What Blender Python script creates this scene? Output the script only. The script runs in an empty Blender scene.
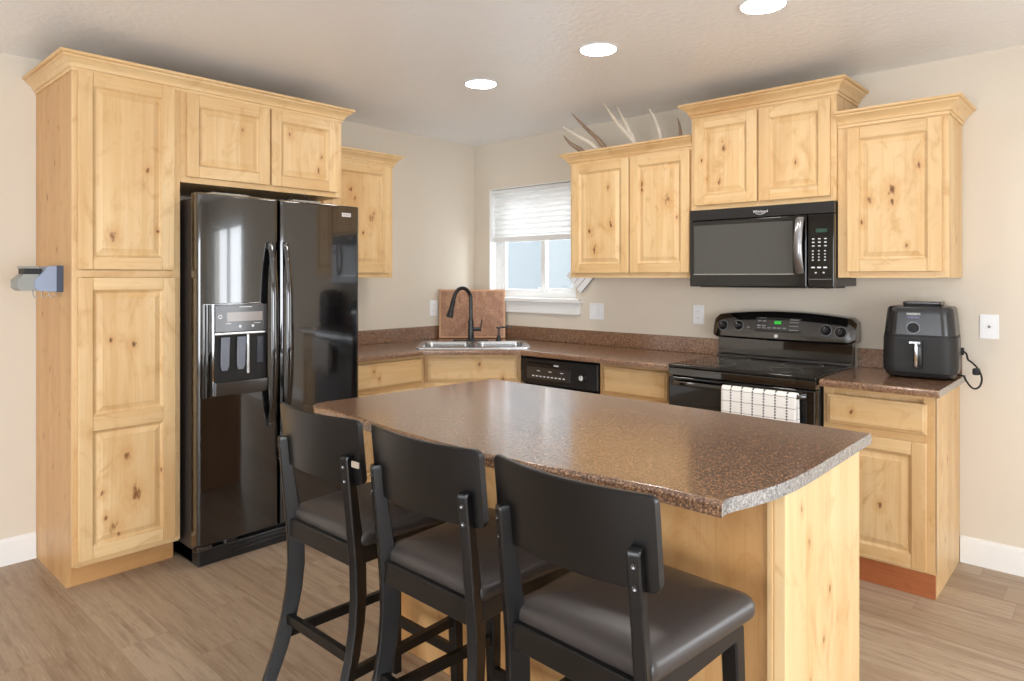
import bpy, bmesh, math, random
from mathutils import Vector, Matrix
random.seed(7)
S = bpy.context.scene
COL = S.collection
# ------------------------------------------------------------------ camera, world, light, exposure
cam = bpy.data.cameras.new('camera'); cam_o = bpy.data.objects.new('camera', cam); COL.objects.link(cam_o)
cam_o.location = (3.9777, -3.8969, 1.3742); cam_o.rotation_euler = (math.pi/2, 0, 0.7401)
cam.sensor_width = 36.0; cam.lens = 679.07*36/1024; cam.shift_y = (277.35-340.5)/1024; cam.clip_start = 0.05
S.camera = cam_o
W = bpy.data.worlds.new('world'); S.world = W; W.use_nodes = True
WORLD_STRENGTH = 9.0
bg = W.node_tree.nodes['Background']; bg.inputs[0].default_value = (0.90, 0.95, 1.0, 1); bg.inputs[1].default_value = WORLD_STRENGTH
S.view_settings.view_transform = 'Standard'; S.view_settings.look = 'None'
S.view_settings.exposure = 0.37; S.view_settings.gamma = 1.0; S.view_settings.use_curve_mapping = False

def sky_portal(name, loc, rot, sx, sy):
    # guides the sampling of the sky's light through an opening; adds no light of its own
    l = bpy.data.lights.new(name, 'AREA'); l.shape = 'RECTANGLE'; l.size = sx; l.size_y = sy; l.cycles.is_portal = True
    o = bpy.data.objects.new(name, l); COL.objects.link(o); o.location = loc; o.rotation_euler = rot
    return o
sky_portal('rear_fill_window_portal', (3.6, -8.30, 1.075), (math.pi/2, 0, 0), 2.8, 1.95)
sky_portal('patio_door_portal', (6.25, 0.10, 1.06), (-math.pi/2, 0, 0), 1.6, 2.04)
sky_portal('side_fill_window_portal', (7.52, -4.3, 1.05), (math.pi/2, 0, math.pi/2), 3.2, 1.90)
sky_portal('kitchen_window_portal', (0.605, 0.132, 1.645), (-math.pi/2, 0, 0), 0.86, 0.86)

# ------------------------------------------------------------------ materials
def lin(c):
    f = lambda v: v/12.92 if v <= 0.04045 else ((v+0.055)/1.055)**2.4
    return tuple(f(v/255.0) for v in c) + (1.0,)
class NT:
    def __init__(s, name):
        s.m = bpy.data.materials.new(name); s.m.use_nodes = True
        s.t = s.m.node_tree; s.n = s.t.nodes; s.l = s.t.links
        s.p = s.n['Principled BSDF']; s.out = s.n['Material Output']
    def put(s, sock, v):
        if isinstance(v, bpy.types.NodeSocket): s.l.new(v, sock)
        else: sock.default_value = v
    def math(s, op, a, b=0.0, c=None):
        n = s.n.new('ShaderNodeMath'); n.operation = op
        s.put(n.inputs[0], a); s.put(n.inputs[1], b)
        if c is not None: s.put(n.inputs[2], c)
        return n.outputs[0]
    def comb(s, x, y, z):
        n = s.n.new('ShaderNodeCombineXYZ')
        for i, v in enumerate((x, y, z)): s.put(n.inputs[i], v)
        return n.outputs[0]
    def noise(s, vec, scale, detail=3.0, rough=0.5, dist=0.0):
        n = s.n.new('ShaderNodeTexNoise'); s.put(n.inputs['Vector'], vec)
        n.inputs['Scale'].default_value = scale; n.inputs['Detail'].default_value = detail
        n.inputs['Roughness'].default_value = rough; n.inputs['Distortion'].default_value = dist
        return n.outputs[0]
    def voro(s, vec, scale, feature='F1'):
        n = s.n.new('ShaderNodeTexVoronoi'); s.put(n.inputs['Vector'], vec); n.inputs['Scale'].default_value = scale; n.feature = feature
        return n
    def mix(s, f, a, b, mode='MIX'):
        n = s.n.new('ShaderNodeMix'); n.data_type = 'RGBA'; n.blend_type = mode
        s.put(n.inputs[0], f); s.put(n.inputs[6], a); s.put(n.inputs[7], b)
        return n.outputs[2]
    def smooth(s, v, a, b, lo=0.0, hi=1.0):
        n = s.n.new('ShaderNodeMapRange'); n.interpolation_type = 'SMOOTHSTEP'
        s.put(n.inputs[0], v); n.inputs[1].default_value = a; n.inputs[2].default_value = b
        n.inputs[3].default_value = lo; n.inputs[4].default_value = hi
        return n.outputs[0]
    def obj(s):
        n = s.n.new('ShaderNodeTexCoord'); return n.outputs['Object']
    def sep(s, v):
        n = s.n.new('ShaderNodeSeparateXYZ'); s.put(n.inputs[0], v); return n.outputs
    def bump(s, h, strength, dist=0.002):
        n = s.n.new('ShaderNodeBump'); n.inputs['Strength'].default_value = strength; n.inputs['Distance'].default_value = dist
        s.put(n.inputs['Height'], h); s.l.new(n.outputs[0], s.p.inputs['Normal'])

def plain(name, rgb, rough=0.5, metal=0.0, coat=0.0, spec=0.5, bump=None, var=0.0):
    t = NT(name); t.p.inputs['Base Color'].default_value = lin(rgb)
    t.p.inputs['Roughness'].default_value = rough; t.p.inputs['Metallic'].default_value = metal
    t.p.inputs['Coat Weight'].default_value = coat; t.p.inputs['Specular IOR Level'].default_value = spec
    o = t.obj()
    if var:
        n = t.noise(o, 9.0, 3.0); c = lin(rgb)
        t.put(t.p.inputs['Base Color'], t.mix(n, tuple(v*(1-var) for v in c[:3])+(1,), tuple(min(1, v*(1+var)) for v in c[:3])+(1,)))
    if bump: t.bump(t.noise(o, bump[0], 3.0), bump[1], bump[2] if len(bump) > 2 else 0.001)
    return t.m
def glow(name, rgb, strength):
    t = NT(name); t.p.inputs['Base Color'].default_value = lin(rgb); t.p.inputs['Emission Color'].default_value = lin(rgb)
    t.p.inputs['Emission Strength'].default_value = strength; return t.m

def knot_group():
    g = bpy.data.node_groups.new('knot', 'ShaderNodeTree')
    for nm in ('U', 'Z', 'u', 'z', 'r', 'wobble'): g.interface.new_socket(nm, in_out='INPUT', socket_type='NodeSocketFloat')
    g.interface.new_socket('d', in_out='OUTPUT', socket_type='NodeSocketFloat')
    i = g.nodes.new('NodeGroupInput'); o = g.nodes.new('NodeGroupOutput')
    def m(op, a, b):
        n = g.nodes.new('ShaderNodeMath'); n.operation = op
        for k, v in enumerate((a, b)):
            if isinstance(v, bpy.types.NodeSocket): g.links.new(v, n.inputs[k])
            else: n.inputs[k].default_value = v
        return n.outputs[0]
    du = m('DIVIDE', m('SUBTRACT', i.outputs['U'], i.outputs['u']), i.outputs['r'])
    dz = m('DIVIDE', m('SUBTRACT', i.outputs['Z'], i.outputs['z']), m('MULTIPLY', i.outputs['r'], 1.7))
    d = m('SQRT', m('ADD', m('MULTIPLY', du, du), m('MULTIPLY', dz, dz)), 0.0)
    g.links.new(m('ADD', d, i.outputs['wobble']), o.inputs[0])
    return g
KNOT = knot_group()
WOOD_LIGHT, WOOD_MID, WOOD_DARK = (228, 198, 151), (218, 181, 129), (190, 143, 88)
def wood(name, axis='V', seed=0.0, knots=(), tone=0.0, board=0.085, org=(0, 0, 0), small=True, rough=0.38, cols=None):
    """knotty alder: grain along z ('V') or horizontally ('H'); knots = [(u, z, r)] in world metres, u = x + y"""
    t = NT(name); o = t.obj(); x, y, z = t.sep(o)
    u = t.math('ADD', x, y)
    ac, al = (u, z) if axis == 'V' else (z, u)
    wav = t.noise(t.comb(t.math('MULTIPLY', ac, 3.0), t.math('MULTIPLY', al, 1.1), seed), 1.0, 2.0)
    acw = t.math('ADD', ac, t.math('MULTIPLY', wav, 0.05))
    b = t.math('FLOOR', t.math('DIVIDE', t.math('ADD', ac, seed*0.37), board))
    wn = t.n.new('ShaderNodeTexWhiteNoise'); wn.noise_dimensions = '2D'
    t.put(wn.inputs['Vector'], t.comb(b, seed, 0.0)); bt = wn.outputs['Value']
    g1 = t.noise(t.comb(t.math('MULTIPLY', acw, 14.0), t.math('MULTIPLY', al, 0.9), t.math('ADD', t.math('MULTIPLY', bt, 9.0), seed)), 1.0, 3.0)
    g2 = t.noise(t.comb(t.math('MULTIPLY', acw, 130.0), t.math('MULTIPLY', al, 3.0), seed), 1.0, 3.0)
    big = t.noise(t.comb(t.math('MULTIPLY', ac, 3.0), t.math('MULTIPLY', al, 0.8), seed+4.1), 1.0, 2.0)
    WL, WM, WD = cols or (WOOD_LIGHT, WOOD_MID, WOOD_DARK)
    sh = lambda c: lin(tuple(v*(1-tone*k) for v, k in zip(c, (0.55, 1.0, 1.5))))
    c = t.mix(t.smooth(g1, 0.30, 0.76), sh(WL), sh(WM))
    c = t.mix(t.math('MULTIPLY', t.smooth(big, 0.50, 0.78), 0.6), c, sh(WD))
    fig = t.noise(t.comb(t.math('MULTIPLY', acw, 9.0), t.math('MULTIPLY', al, 4.5), t.math('ADD', seed, 2.7)), 1.0, 4.0, 0.6, 1.6)
    c = t.mix(t.math('MULTIPLY', t.smooth(fig, 0.50, 0.78), 0.62), c, sh(WD))
    c = t.mix(t.math('MULTIPLY', bt, 0.20), c, sh(WD))
    c = t.mix(t.math('MULTIPLY', t.smooth(g2, 0.52, 0.75), 0.30), c, sh(WD))
    wob = t.math('MULTIPLY', t.math('SUBTRACT', t.noise(t.comb(t.math('MULTIPLY', u, 75.0), t.math('MULTIPLY', z, 32.0), seed), 1.0, 2.0), 0.5), 3.0)
    core = halo = None
    ds = []
    for k in knots:
        n = t.n.new('ShaderNodeGroup'); n.node_tree = KNOT
        t.put(n.inputs['U'], u); t.put(n.inputs['Z'], z)
        n.inputs['u'].default_value = k[0]-org[0]-org[1]; n.inputs['z'].default_value = k[1]-org[2]; n.inputs['r'].default_value = k[2]
        t.put(n.inputs['wobble'], wob); ds.append(n.outputs[0])
    if small:
        v = t.voro(t.comb(t.math('ADD', t.math('MULTIPLY', u, 3.0), seed*3.3), t.math('MULTIPLY', z, 2.0), seed), 1.0)
        cs = t.sep(v.outputs['Color'])
        pick = t.math('GREATER_THAN', cs[0], 0.80)
        rr = t.math('ADD', t.math('MULTIPLY', cs[1], 0.022), 0.008)
        dd = t.math('DIVIDE', v.outputs['Distance'], rr)
        ds.append(t.math('ADD', t.math('ADD', dd, wob), t.math('MULTIPLY', t.math('SUBTRACT', 1.0, pick), 50.0)))
    if ds:
        d = ds[0]
        for e in ds[1:]: d = t.math('MINIMUM', d, e)
        c = t.mix(t.math('MULTIPLY', t.smooth(d, 4.2, 0.6), 0.5), c, lin((198, 146, 88)))
        c = t.mix(t.math('MULTIPLY', t.smooth(d, 1.15, 0.2), 0.85), c, lin((126, 80, 44)))
        c = t.mix(t.math('MULTIPLY', t.smooth(d, 0.35, -0.3), 0.8), c, lin((78, 48, 30)))
    t.put(t.p.inputs['Base Color'], c)
    t.p.inputs['Roughness'].default_value = rough; t.p.inputs['Specular IOR Level'].default_value = 0.4
    return t.m

def laminate(name, grey=0.0):
    t = NT(name); o = t.obj()
    n1 = t.noise(o, 95.0, 4.0, 0.65); n2 = t.noise(o, 210.0, 2.0, 0.5); v = t.voro(o, 260.0)
    dk, md, lt = ((92, 66, 51), (140, 104, 79), (182, 143, 110)) if not grey else ((98, 96, 95), (138, 136, 133), (164, 161, 158))  # grey set: window light reflected in the end edges, put into the colour
    c = t.mix(t.smooth(n1, 0.38, 0.62), lin(dk), lin(md))
    c = t.mix(t.smooth(n2, 0.50, 0.66), c, lin(lt))
    cs = t.sep(v.outputs['Color'])
    c = t.mix(t.math('MULTIPLY', t.smooth(cs[0], 0.74, 0.80), 0.5), c, lin((60, 42, 36) if not grey else (104, 100, 98)))
    t.put(t.p.inputs['Base Color'], c); t.p.inputs['Roughness'].default_value = 0.19
    t.p.inputs['Specular IOR Level'].default_value = 0.9; t.p.inputs['Coat Weight'].default_value = 0.5; t.p.inputs['Coat Roughness'].default_value = 0.16
    return t.m

def floor_mat():
    t = NT('vinyl_plank_floor'); o = t.obj(); x, y, z = t.sep(o)
    row = t.math('FLOOR', t.math('DIVIDE', y, 0.178))
    wn = t.n.new('ShaderNodeTexWhiteNoise'); wn.noise_dimensions = '1D'; t.put(wn.inputs['W'], row)
    xs = t.math('ADD', x, t.math('MULTIPLY', wn.outputs['Value'], 1.22))
    colm = t.math('FLOOR', t.math('DIVIDE', xs, 1.22))
    w2 = t.n.new('ShaderNodeTexWhiteNoise'); w2.noise_dimensions = '2D'; t.put(w2.inputs['Vector'], t.comb(row, colm, 0.0))
    r = w2.outputs['Value']
    off = t.math('MULTIPLY', r, 37.0)
    g = t.noise(t.comb(t.math('MULTIPLY', xs, 1.6), t.math('MULTIPLY', y, 30.0), off), 1.0, 5.0, 0.65, 0.6)
    f = t.noise(t.comb(t.math('MULTIPLY', xs, 9.0), t.math('MULTIPLY', y, 170.0), off), 1.0, 4.0, 0.65)
    p = t.noise(t.comb(t.math('MULTIPLY', xs, 3.0), t.math('MULTIPLY', y, 9.0), off), 1.0, 2.0)
    c = t.mix(r, lin((162, 140, 117)), lin((178, 158, 136)))
    c = t.mix(t.math('MULTIPLY', t.smooth(g, 0.42, 0.72), 0.75), c, lin((128, 103, 82)))
    c = t.mix(t.math('MULTIPLY', t.smooth(f, 0.50, 0.72), 0.5), c, lin((192, 174, 152)))
    c = t.mix(t.math('MULTIPLY', t.smooth(p, 0.68, 0.82), 0.5), c, lin((120, 96, 76)))
    f2 = t.noise(t.comb(t.math('MULTIPLY', xs, 14.0), t.math('MULTIPLY', y, 110.0), t.math('ADD', off, 5.0)), 1.0, 3.0)
    c = t.mix(t.math('MULTIPLY', t.smooth(f2, 0.55, 0.75), 0.45), c, lin((124, 100, 80)))
    fy = t.math('FRACT', t.math('DIVIDE', y, 0.178)); fx = t.math('FRACT', t.math('DIVIDE', xs, 1.22))
    seam = t.math('MAXIMUM', t.math('LESS_THAN', fy, 0.016), t.math('LESS_THAN', fx, 0.0022))
    c = t.mix(t.math('MULTIPLY', seam, 0.35), c, lin((96, 76, 60)))
    t.put(t.p.inputs['Base Color'], c); t.p.inputs['Roughness'].default_value = 0.42
    return t.m

def butcher():
    t = NT('end_grain_block'); o = t.obj(); x, y, z = t.sep(o)
    u = t.math('MULTIPLY', t.math('ADD', x, y), 0.7071)
    v = t.voro(t.comb(t.math('MULTIPLY', u, 26.0), t.math('MULTIPLY', z, 22.0), 0.0), 1.0)
    n = t.noise(o, 110.0, 3.0)
    c = t.mix(t.sep(v.outputs['Color'])[0], lin((158, 112, 82)), lin((186, 140, 108)))
    c = t.mix(t.math('MULTIPLY', t.smooth(n, 0.42, 0.70), 0.7), c, lin((134, 90, 64)))
    t.put(t.p.inputs['Base Color'], c); t.p.inputs['Roughness'].default_value = 0.45
    return t.m
def glass(name, tint=(1, 1, 1, 1), refl=1.0):
    t = NT(name); t.n.remove(t.p)
    a = t.n.new('ShaderNodeBsdfTransparent'); a.inputs[0].default_value = tint
    b = t.n.new('ShaderNodeBsdfGlossy'); b.inputs['Roughness'].default_value = 0.02
    f = t.n.new('ShaderNodeLayerWeight'); f.inputs[0].default_value = 0.5
    mx = t.n.new('ShaderNodeMixShader'); t.put(mx.inputs[0], t.math('ADD', t.math('MULTIPLY', t.math('POWER', f.outputs['Facing'], 5.0), 0.5*refl), 0.04*refl))
    t.l.new(a.outputs[0], mx.inputs[1]); t.l.new(b.outputs[0], mx.inputs[2]); t.l.new(mx.outputs[0], t.out.inputs[0])
    return t.m
def blind_mat():
    t = NT('pleated_fabric'); t.p.inputs['Base Color'].default_value = lin((246, 246, 244)); t.p.inputs['Roughness'].default_value = 0.8
    a = t.n.new('ShaderNodeBsdfTranslucent'); a.inputs[0].default_value = lin((246, 246, 246))
    mx = t.n.new('ShaderNodeMixShader'); mx.inputs[0].default_value = 0.20
    t.l.new(t.p.outputs[0], mx.inputs[1]); t.l.new(a.outputs[0], mx.inputs[2]); t.l.new(mx.outputs[0], t.out.inputs[0])
    return t.m
def towel_mat():
    t = NT('checked_cotton'); o = t.obj(); x, y, z = t.sep(o)
    fx = t.math('FRACT', t.math('ADD', t.math('DIVIDE', x, 0.0545), 0.35)); fz = t.math('FRACT', t.math('ADD', t.math('DIVIDE', z, 0.052), 0.45))
    dash = t.math('GREATER_THAN', t.math('FRACT', t.math('DIVIDE', z, 0.0135)), 0.38)
    lv = t.math('MULTIPLY', t.math('LESS_THAN', fx, 0.15), dash); lh = t.math('LESS_THAN', fz, 0.055)
    n = t.noise(o, 300.0, 2.0)
    c = t.mix(n, lin((240, 238, 234)), lin((252, 251, 249)))
    c = t.mix(t.math('MULTIPLY', lh, 0.75), c, lin((110, 106, 106)))
    c = t.mix(t.math('MULTIPLY', lv, 0.95), c, lin((36, 34, 36)))
    t.put(t.p.inputs['Base Color'], c); t.p.inputs['Roughness'].default_value = 0.9
    t.bump(n, 0.5, 0.002)
    return t.m

M = dict(
    wall=plain('wall_paint', (221, 211, 196), 0.85, spec=0.2, bump=(160, 0.25, 0.001)),
    ceil=plain('ceiling_paint', (246, 248, 251), 0.28, spec=0.5, bump=(34, 0.85, 0.004)),
    trim=plain('white_trim_paint', (240, 240, 238), 0.4),
    vinyl=plain('white_vinyl', (238, 239, 238), 0.35),
    floor=floor_mat(),
    lam=laminate('brown_speckled_laminate'), lamend=laminate('laminate_end_window_sheen', 1),
    gloss=plain('black_gloss_enamel', (17, 16, 17), 0.09, coat=1.0, spec=0.7, bump=(14, 0.03, 0.001)),
    ggl=plain('black_glass', (10, 10, 11), 0.05, coat=0.3),
    satin=plain('black_satin_paint', (11, 10, 11), 0.31, spec=0.45, var=0.2),
    plastic=plain('black_plastic', (28, 28, 30), 0.27),
    matte=plain('matte_black_plastic', (22, 22, 23), 0.55),
    dark=plain('dark_recess', (12, 12, 13), 0.6),
    gun=plain('dark_gunmetal', (98, 98, 100), 0.24, metal=0.85),
    steel=plain('brushed_steel', (196, 198, 200), 0.26, metal=0.95),
    chrome=plain('bright_chrome', (215, 216, 218), 0.12, metal=1.0),
    leather=plain('black_leatherette', (60, 55, 53), 0.33, spec=0.45, bump=(420, 0.25, 0.0006)),
    white=plain('white_plastic', (240, 241, 243), 0.35),
    ink=plain('white_print', (224, 226, 228), 0.5),
    greyink=plain('grey_print', (150, 152, 156), 0.5),
    violet=plain('lilac_print', (150, 140, 190), 0.5),
    lcd=plain('grey_display_glass', (150, 142, 138), 0.12),
    paddle=plain('grey_paddle_plastic', (120, 126, 138), 0.3),
    bluegrey=plain('daylight_tinted_grey', (150, 164, 190), 0.5),  # the blue of daylight on the holder is put into this colour
    greypl=plain('grey_plastic', (148, 150, 146), 0.5),
    green=glow('green_led', (50, 170, 60), 0.45),
    dimgreen=glow('dim_green_led', (22, 60, 44), 0.12),
    lamp=glow('downlight_diffuser', (255, 250, 244), 70.0),
    glass=glass('window_glass'), screen=glass('screened_glass', (0.93, 0.94, 0.95, 1)),
    blind=blind_mat(), towel=towel_mat(), butcher=butcher(),
    blockrim=plain('pale_maple_rim', (206, 160, 122), 0.45),
    bone=plain('bleached_bone', (214, 204, 188), 0.6, var=0.15, bump=(60, 0.3, 0.002)),
    horn=plain('brown_horn', (146, 122, 100), 0.55, var=0.35, bump=(60, 0.4, 0.002)),
    stucco=plain('grey_stucco', (78, 83, 85), 0.9, bump=(60, 0.4, 0.004)),
    ground=plain('gravel_yard', (150, 145, 138), 0.9, var=0.2),
    rubber=plain('black_rubber', (20, 20, 21), 0.6),
    brown=plain('fridge_case_grey_brown', (60, 54, 50), 0.4),
    redwood=None,
)
_wc = {}
def WV(seed=1.0, tone=0.0, **k):
    key = ('V', seed, tone) 
    if k: return wood('knotty_alder_upright', 'V', seed, tone=tone, **k)
    if key not in _wc: _wc[key] = wood('knotty_alder_upright', 'V', seed, tone=tone)
    return _wc[key]
def WH(seed=1.0, tone=0.0, **k):
    key = ('H', seed, tone)
    if k: return wood('knotty_alder_level', 'H', seed, tone=tone, **k)
    if key not in _wc: _wc[key] = wood('knotty_alder_level', 'H', seed, tone=tone)
    return _wc[key]
M['redwood'] = wood('reddish_toe_board', 'H', 3.3, cols=((176, 106, 66), (160, 92, 54), (136, 74, 42)), small=False)

# ------------------------------------------------------------------ geometry helpers
class Pl:
    """a vertical working plane: (u, n, z) -> world; u runs to the right as seen from the front, n points out"""
    def __init__(s, P, U, N): s.P, s.U, s.N = Vector(P), Vector(U).normalized(), Vector(N).normalized()
    def __call__(s, u, n, z): return s.P + s.U*u + s.N*n + Vector((0, 0, z))
    def mat(s, u, n, z): return Matrix(((s.U.x, s.N.x, 0, 0), (s.U.y, s.N.y, 0, 0), (0, 0, 1, 0), (0, 0, 0, 1))) , s(u, n, z)
BACK = Pl((0, 0, 0), (1, 0, 0), (0, -1, 0))
LEFT = Pl((0, 0, 0), (0, 1, 0), (1, 0, 0))
DIAG = Pl((0, 0, 0), (1, 1, 0), (1, -1, 0))
XY = Pl((0, 0, 0), (1, 0, 0), (0, 1, 0))

def sub(o, label=None):
    if label: o['label'] = label
    return o
def link(name, me, parent=None):
    o = bpy.data.objects.new(name, me); COL.objects.link(o)
    if parent: o.parent = parent
    return o
def root_loc(o):
    v = Vector((0, 0, 0))
    while o: v += o.location; o = o.parent
    return v

class MB:
    def __init__(s): s.bm = bmesh.new()
    def _tag(s, fs, mi):
        for f in fs: f.material_index = mi
    def box(s, lo, hi, bev=0.0, seg=2, pl=XY, mi=0, rot=None):
        b = bmesh.new(); bmesh.ops.create_cube(b, size=1.0)
        lo, hi = Vector(lo), Vector(hi); c, d = (lo+hi)/2, hi-lo
        for v in b.verts: v.co = Vector((v.co.x*d.x, v.co.y*d.y, v.co.z*d.z))
        if bev: bmesh.ops.bevel(b, geom=b.edges[:], offset=min(bev, min(abs(q) for q in d)*0.49), segments=seg, profile=0.5, affect='EDGES')
        if rot is not None:
            for v in b.verts: v.co = rot @ v.co
        for v in b.verts: v.co = pl(*(v.co+c))
        s.join(b, mi); return s
    def join(s, b, mi=None):
        if mi is not None:
            for f in b.faces: f.material_index = mi
        me = bpy.data.meshes.new('tmp'); b.to_mesh(me); b.free(); s.bm.from_mesh(me); bpy.data.meshes.remove(me)
    def loft(s, rings, cap=True, mi=0, closed=True, loop=False):
        vs = [[s.bm.verts.new(p) for p in r] for r in rings]
        n = len(rings[0]); fs = []
        R = list(zip(vs, vs[1:])) + ([(vs[-1], vs[0])] if loop else [])
        for a, b in R:
            for i in range(n if closed else n-1):
                j = (i+1) % n
                try: fs.append(s.bm.faces.new((a[i], a[j], b[j], b[i])))
                except ValueError: pass
        if cap and not loop:
            fs.append(s.bm.faces.new(vs[0][::-1])); fs.append(s.bm.faces.new(vs[-1]))
        s._tag(fs, mi); return s
    def tube(s, pts, r, n=10, mi=0, flat=1.0, cap=True):
        pts = [Vector(p) for p in pts]; rs = r if isinstance(r, (list, tuple)) else [r]*len(pts)
        rings = []; prev = None
        for i, p in enumerate(pts):
            t = (pts[min(i+1, len(pts)-1)]-pts[max(i-1, 0)]).normalized()
            if prev is None:
                a = Vector((0, 0, 1)) if abs(t.z) < 0.9 else Vector((1, 0, 0))
                prev = a.cross(t).normalized()
            x = (prev - t*prev.dot(t)).normalized(); y = t.cross(x); prev = x
            rings.append([p + x*math.cos(2*math.pi*k/n)*rs[i] + y*math.sin(2*math.pi*k/n)*rs[i]*flat for k in range(n)])
        return s.loft(rings, cap, mi)
    def lathe(s, c, axis, prof, n=24, mi=0):
        """prof = [(r, h)] along axis from c"""
        c, a = Vector(c), Vector(axis).normalized()
        x = a.cross(Vector((0, 0, 1)) if abs(a.z) < 0.9 else Vector((1, 0, 0))).normalized(); y = a.cross(x)
        return s.loft([[c + a*h + (x*math.cos(2*math.pi*k/n) + y*math.sin(2*math.pi*k/n))*max(r, 1e-4) for k in range(n)] for r, h in prof], True, mi)
    def prism(s, outer, holes, z0, z1, bev=0.0, seg=3, mi=0, bevel_if=None, mside=None):
        b = bmesh.new()
        def loop(pts, z): 
            vs = [b.verts.new((p[0], p[1], z)) for p in pts]
            es = [b.edges.new((vs[i], vs[(i+1) % len(vs)])) for i in range(len(vs))]
            return vs, es
        tops = []; 
        for z in (z1, z0):
            E = []; L = []
            for pts in [outer]+list(holes):
                vs, es = loop(pts, z); E += es; L.append(vs)
            r = bmesh.ops.triangle_fill(b, use_beauty=True, use_dissolve=False, edges=E)
            tops.append(L)
        for A, B in zip(*tops):
            for i in range(len(A)):
                j = (i+1) % len(A); f = b.faces.new((A[i], A[j], B[j], B[i]))
        bmesh.ops.recalc_face_normals(b, faces=b.faces[:])
        if mside:
            for f in b.faces:
                if abs(f.normal.z) < 0.5 and mside(f.calc_center_median()): f.material_index = 1
        if bev:
            es = [e for e in b.edges if abs(e.verts[0].co.z-z1) < 1e-6 and abs(e.verts[1].co.z-z1) < 1e-6 and len(e.link_faces) == 2
                  and any(abs(f.normal.z) < 0.5 for f in e.link_faces) and (bevel_if is None or bevel_if((e.verts[0].co+e.verts[1].co)/2))]
            bmesh.ops.bevel(b, geom=es, offset=bev, segments=seg, profile=0.5, affect='EDGES')
        s.join(b); return s
    def pillow(s, outline, prof, mi=0, dome=0.0, ctr=None):
        """outline: function(inset) -> list of (x, y); prof: [(inset, z)]"""
        rings = [[Vector((p[0], p[1], z)) for p in outline(i)] for i, z in prof]
        return s.loft(rings, True, mi)
    def build(s, name, mats, parent=None, angle=32, label=None, loc=None, smooth=True):
        bmesh.ops.remove_doubles(s.bm, verts=s.bm.verts[:], dist=1e-6)
        bmesh.ops.recalc_face_normals(s.bm, faces=s.bm.faces[:])
        off = root_loc(parent) if parent else Vector(loc or (0, 0, 0))
        for v in s.bm.verts: v.co -= off
        me = bpy.data.meshes.new(name); s.bm.to_mesh(me); s.bm.free()
        for m in (mats if isinstance(mats, (list, tuple)) else [mats]): me.materials.append(m)
        if smooth:
            for p in me.polygons: p.use_smooth = True
            me.set_sharp_from_angle(angle=math.radians(angle))
        o = link(name, me, parent)
        if smooth:
            wn = o.modifiers.new('weighted_normals', 'WEIGHTED_NORMAL'); wn.keep_sharp = True; wn.weight = 60
        if not parent: o.location = off
        return sub(o, label)

def thing(name, label, cat, loc=(0, 0, 0), group=None):
    o = bpy.data.objects.new(name, None); COL.objects.link(o); o.location = loc; o.empty_display_size = 0.1
    return tag(o, label, cat, group)
def tag(o, label, cat, group=None, kind=None):
    if label: o['label'] = label
    if cat: o['category'] = cat
    if group: o['group'] = group
    if kind: o['kind'] = kind
    return o
def struct(o, label=None):
    o['kind'] = 'structure'
    if label: o['label'] = label
    return o
def text_mesh(name, body, size, mat, parent, pl, u, n, z, depth=0.0006, align='CENTER'):
    cu = bpy.data.curves.new('t', 'FONT'); cu.body = body; cu.size = size; cu.align_x = align; cu.align_y = 'CENTER'; cu.extrude = depth
    to = bpy.data.objects.new('t', cu); COL.objects.link(to)
    dg = bpy.context.evaluated_depsgraph_get(); dg.update()
    me = bpy.data.meshes.new_from_object(to.evaluated_get(dg)); bpy.data.objects.remove(to); bpy.data.curves.remove(cu)
    off = root_loc(parent)
    for v in me.vertices: v.co = pl(u+v.co.x, n+v.co.z, z+v.co.y) - off
    me.materials.clear(); me.materials.append(mat); me.name = name
    return link(name, me, parent)

def arc(cx, cy, r, a0, a1, n):
    return [(cx+r*math.cos(math.radians(a0+(a1-a0)*i/n)), cy+r*math.sin(math.radians(a0+(a1-a0)*i/n))) for i in range(n+1)]
def rrect(x0, x1, y0, y1, r, n=5):
    return (arc(x1-r, y1-r, r, 0, 90, n) + arc(x0+r, y1-r, r, 90, 180, n) + arc(x0+r, y0+r, r, 180, 270, n) + arc(x1-r, y0+r, r, 270, 360, n))

def raised_door(name, pl, u0, u1, n0, z0, z1, parent, seed, knots=(), t=0.019, stile=0.058, fields=None, tone=0.0, label=None, grain='V'):
    """frame-and-raised-panel door or flat-edged drawer front; fields = [(z0, z1)] of each panel opening"""
    m = MB(); fields = fields or [(z0+stile, z1-stile)]
    n1 = n0+t
    # stiles and rails (mi 0 upright, 1 level)
    m.box((u0, n0, z0), (u0+stile, n1, z1), 0.004, 2, pl, 0); m.box((u1-stile, n0, z0), (u1, n1, z1), 0.004, 2, pl, 0)
    zs = [z0] + [v for f in fields for v in f] + [z1]
    for a, b in zip(zs[0::2], zs[1::2]): m.box((u0+stile-0.0006, n0, a), (u1-stile+0.0006, n1-0.0002, b), 0.004, 2, pl, 1)
    prof = [(0.0, n1), (0.003, n1-0.0015), (0.007, n1-0.0075), (0.011, n1-0.009), (0.013, n1-0.010), (0.034, n1-0.003), (0.036, n1-0.0015), (0.038, n1-0.0015)]
    for fa, fb in fields:
        rings = [[pl(u0+stile+i, n, fa+i), pl(u1-stile-i, n, fa+i), pl(u1-stile-i, n, fb-i), pl(u0+stile+i, n, fb-i)] for i, n in prof]
        vs = [[m.bm.verts.new(p) for p in r] for r in rings]
        for a, b in zip(vs, vs[1:]):
            for i in range(4): m.bm.faces.new((a[i], a[(i+1) % 4], b[(i+1) % 4], b[i]))
        m.bm.faces.new(vs[-1])
    org = root_loc(parent)
    mats = [WV(seed, tone, knots=knots, org=tuple(org)), WH(seed+0.5, tone)]
    o = m.build(name, mats, parent, label=label, angle=20)
    return o
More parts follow.
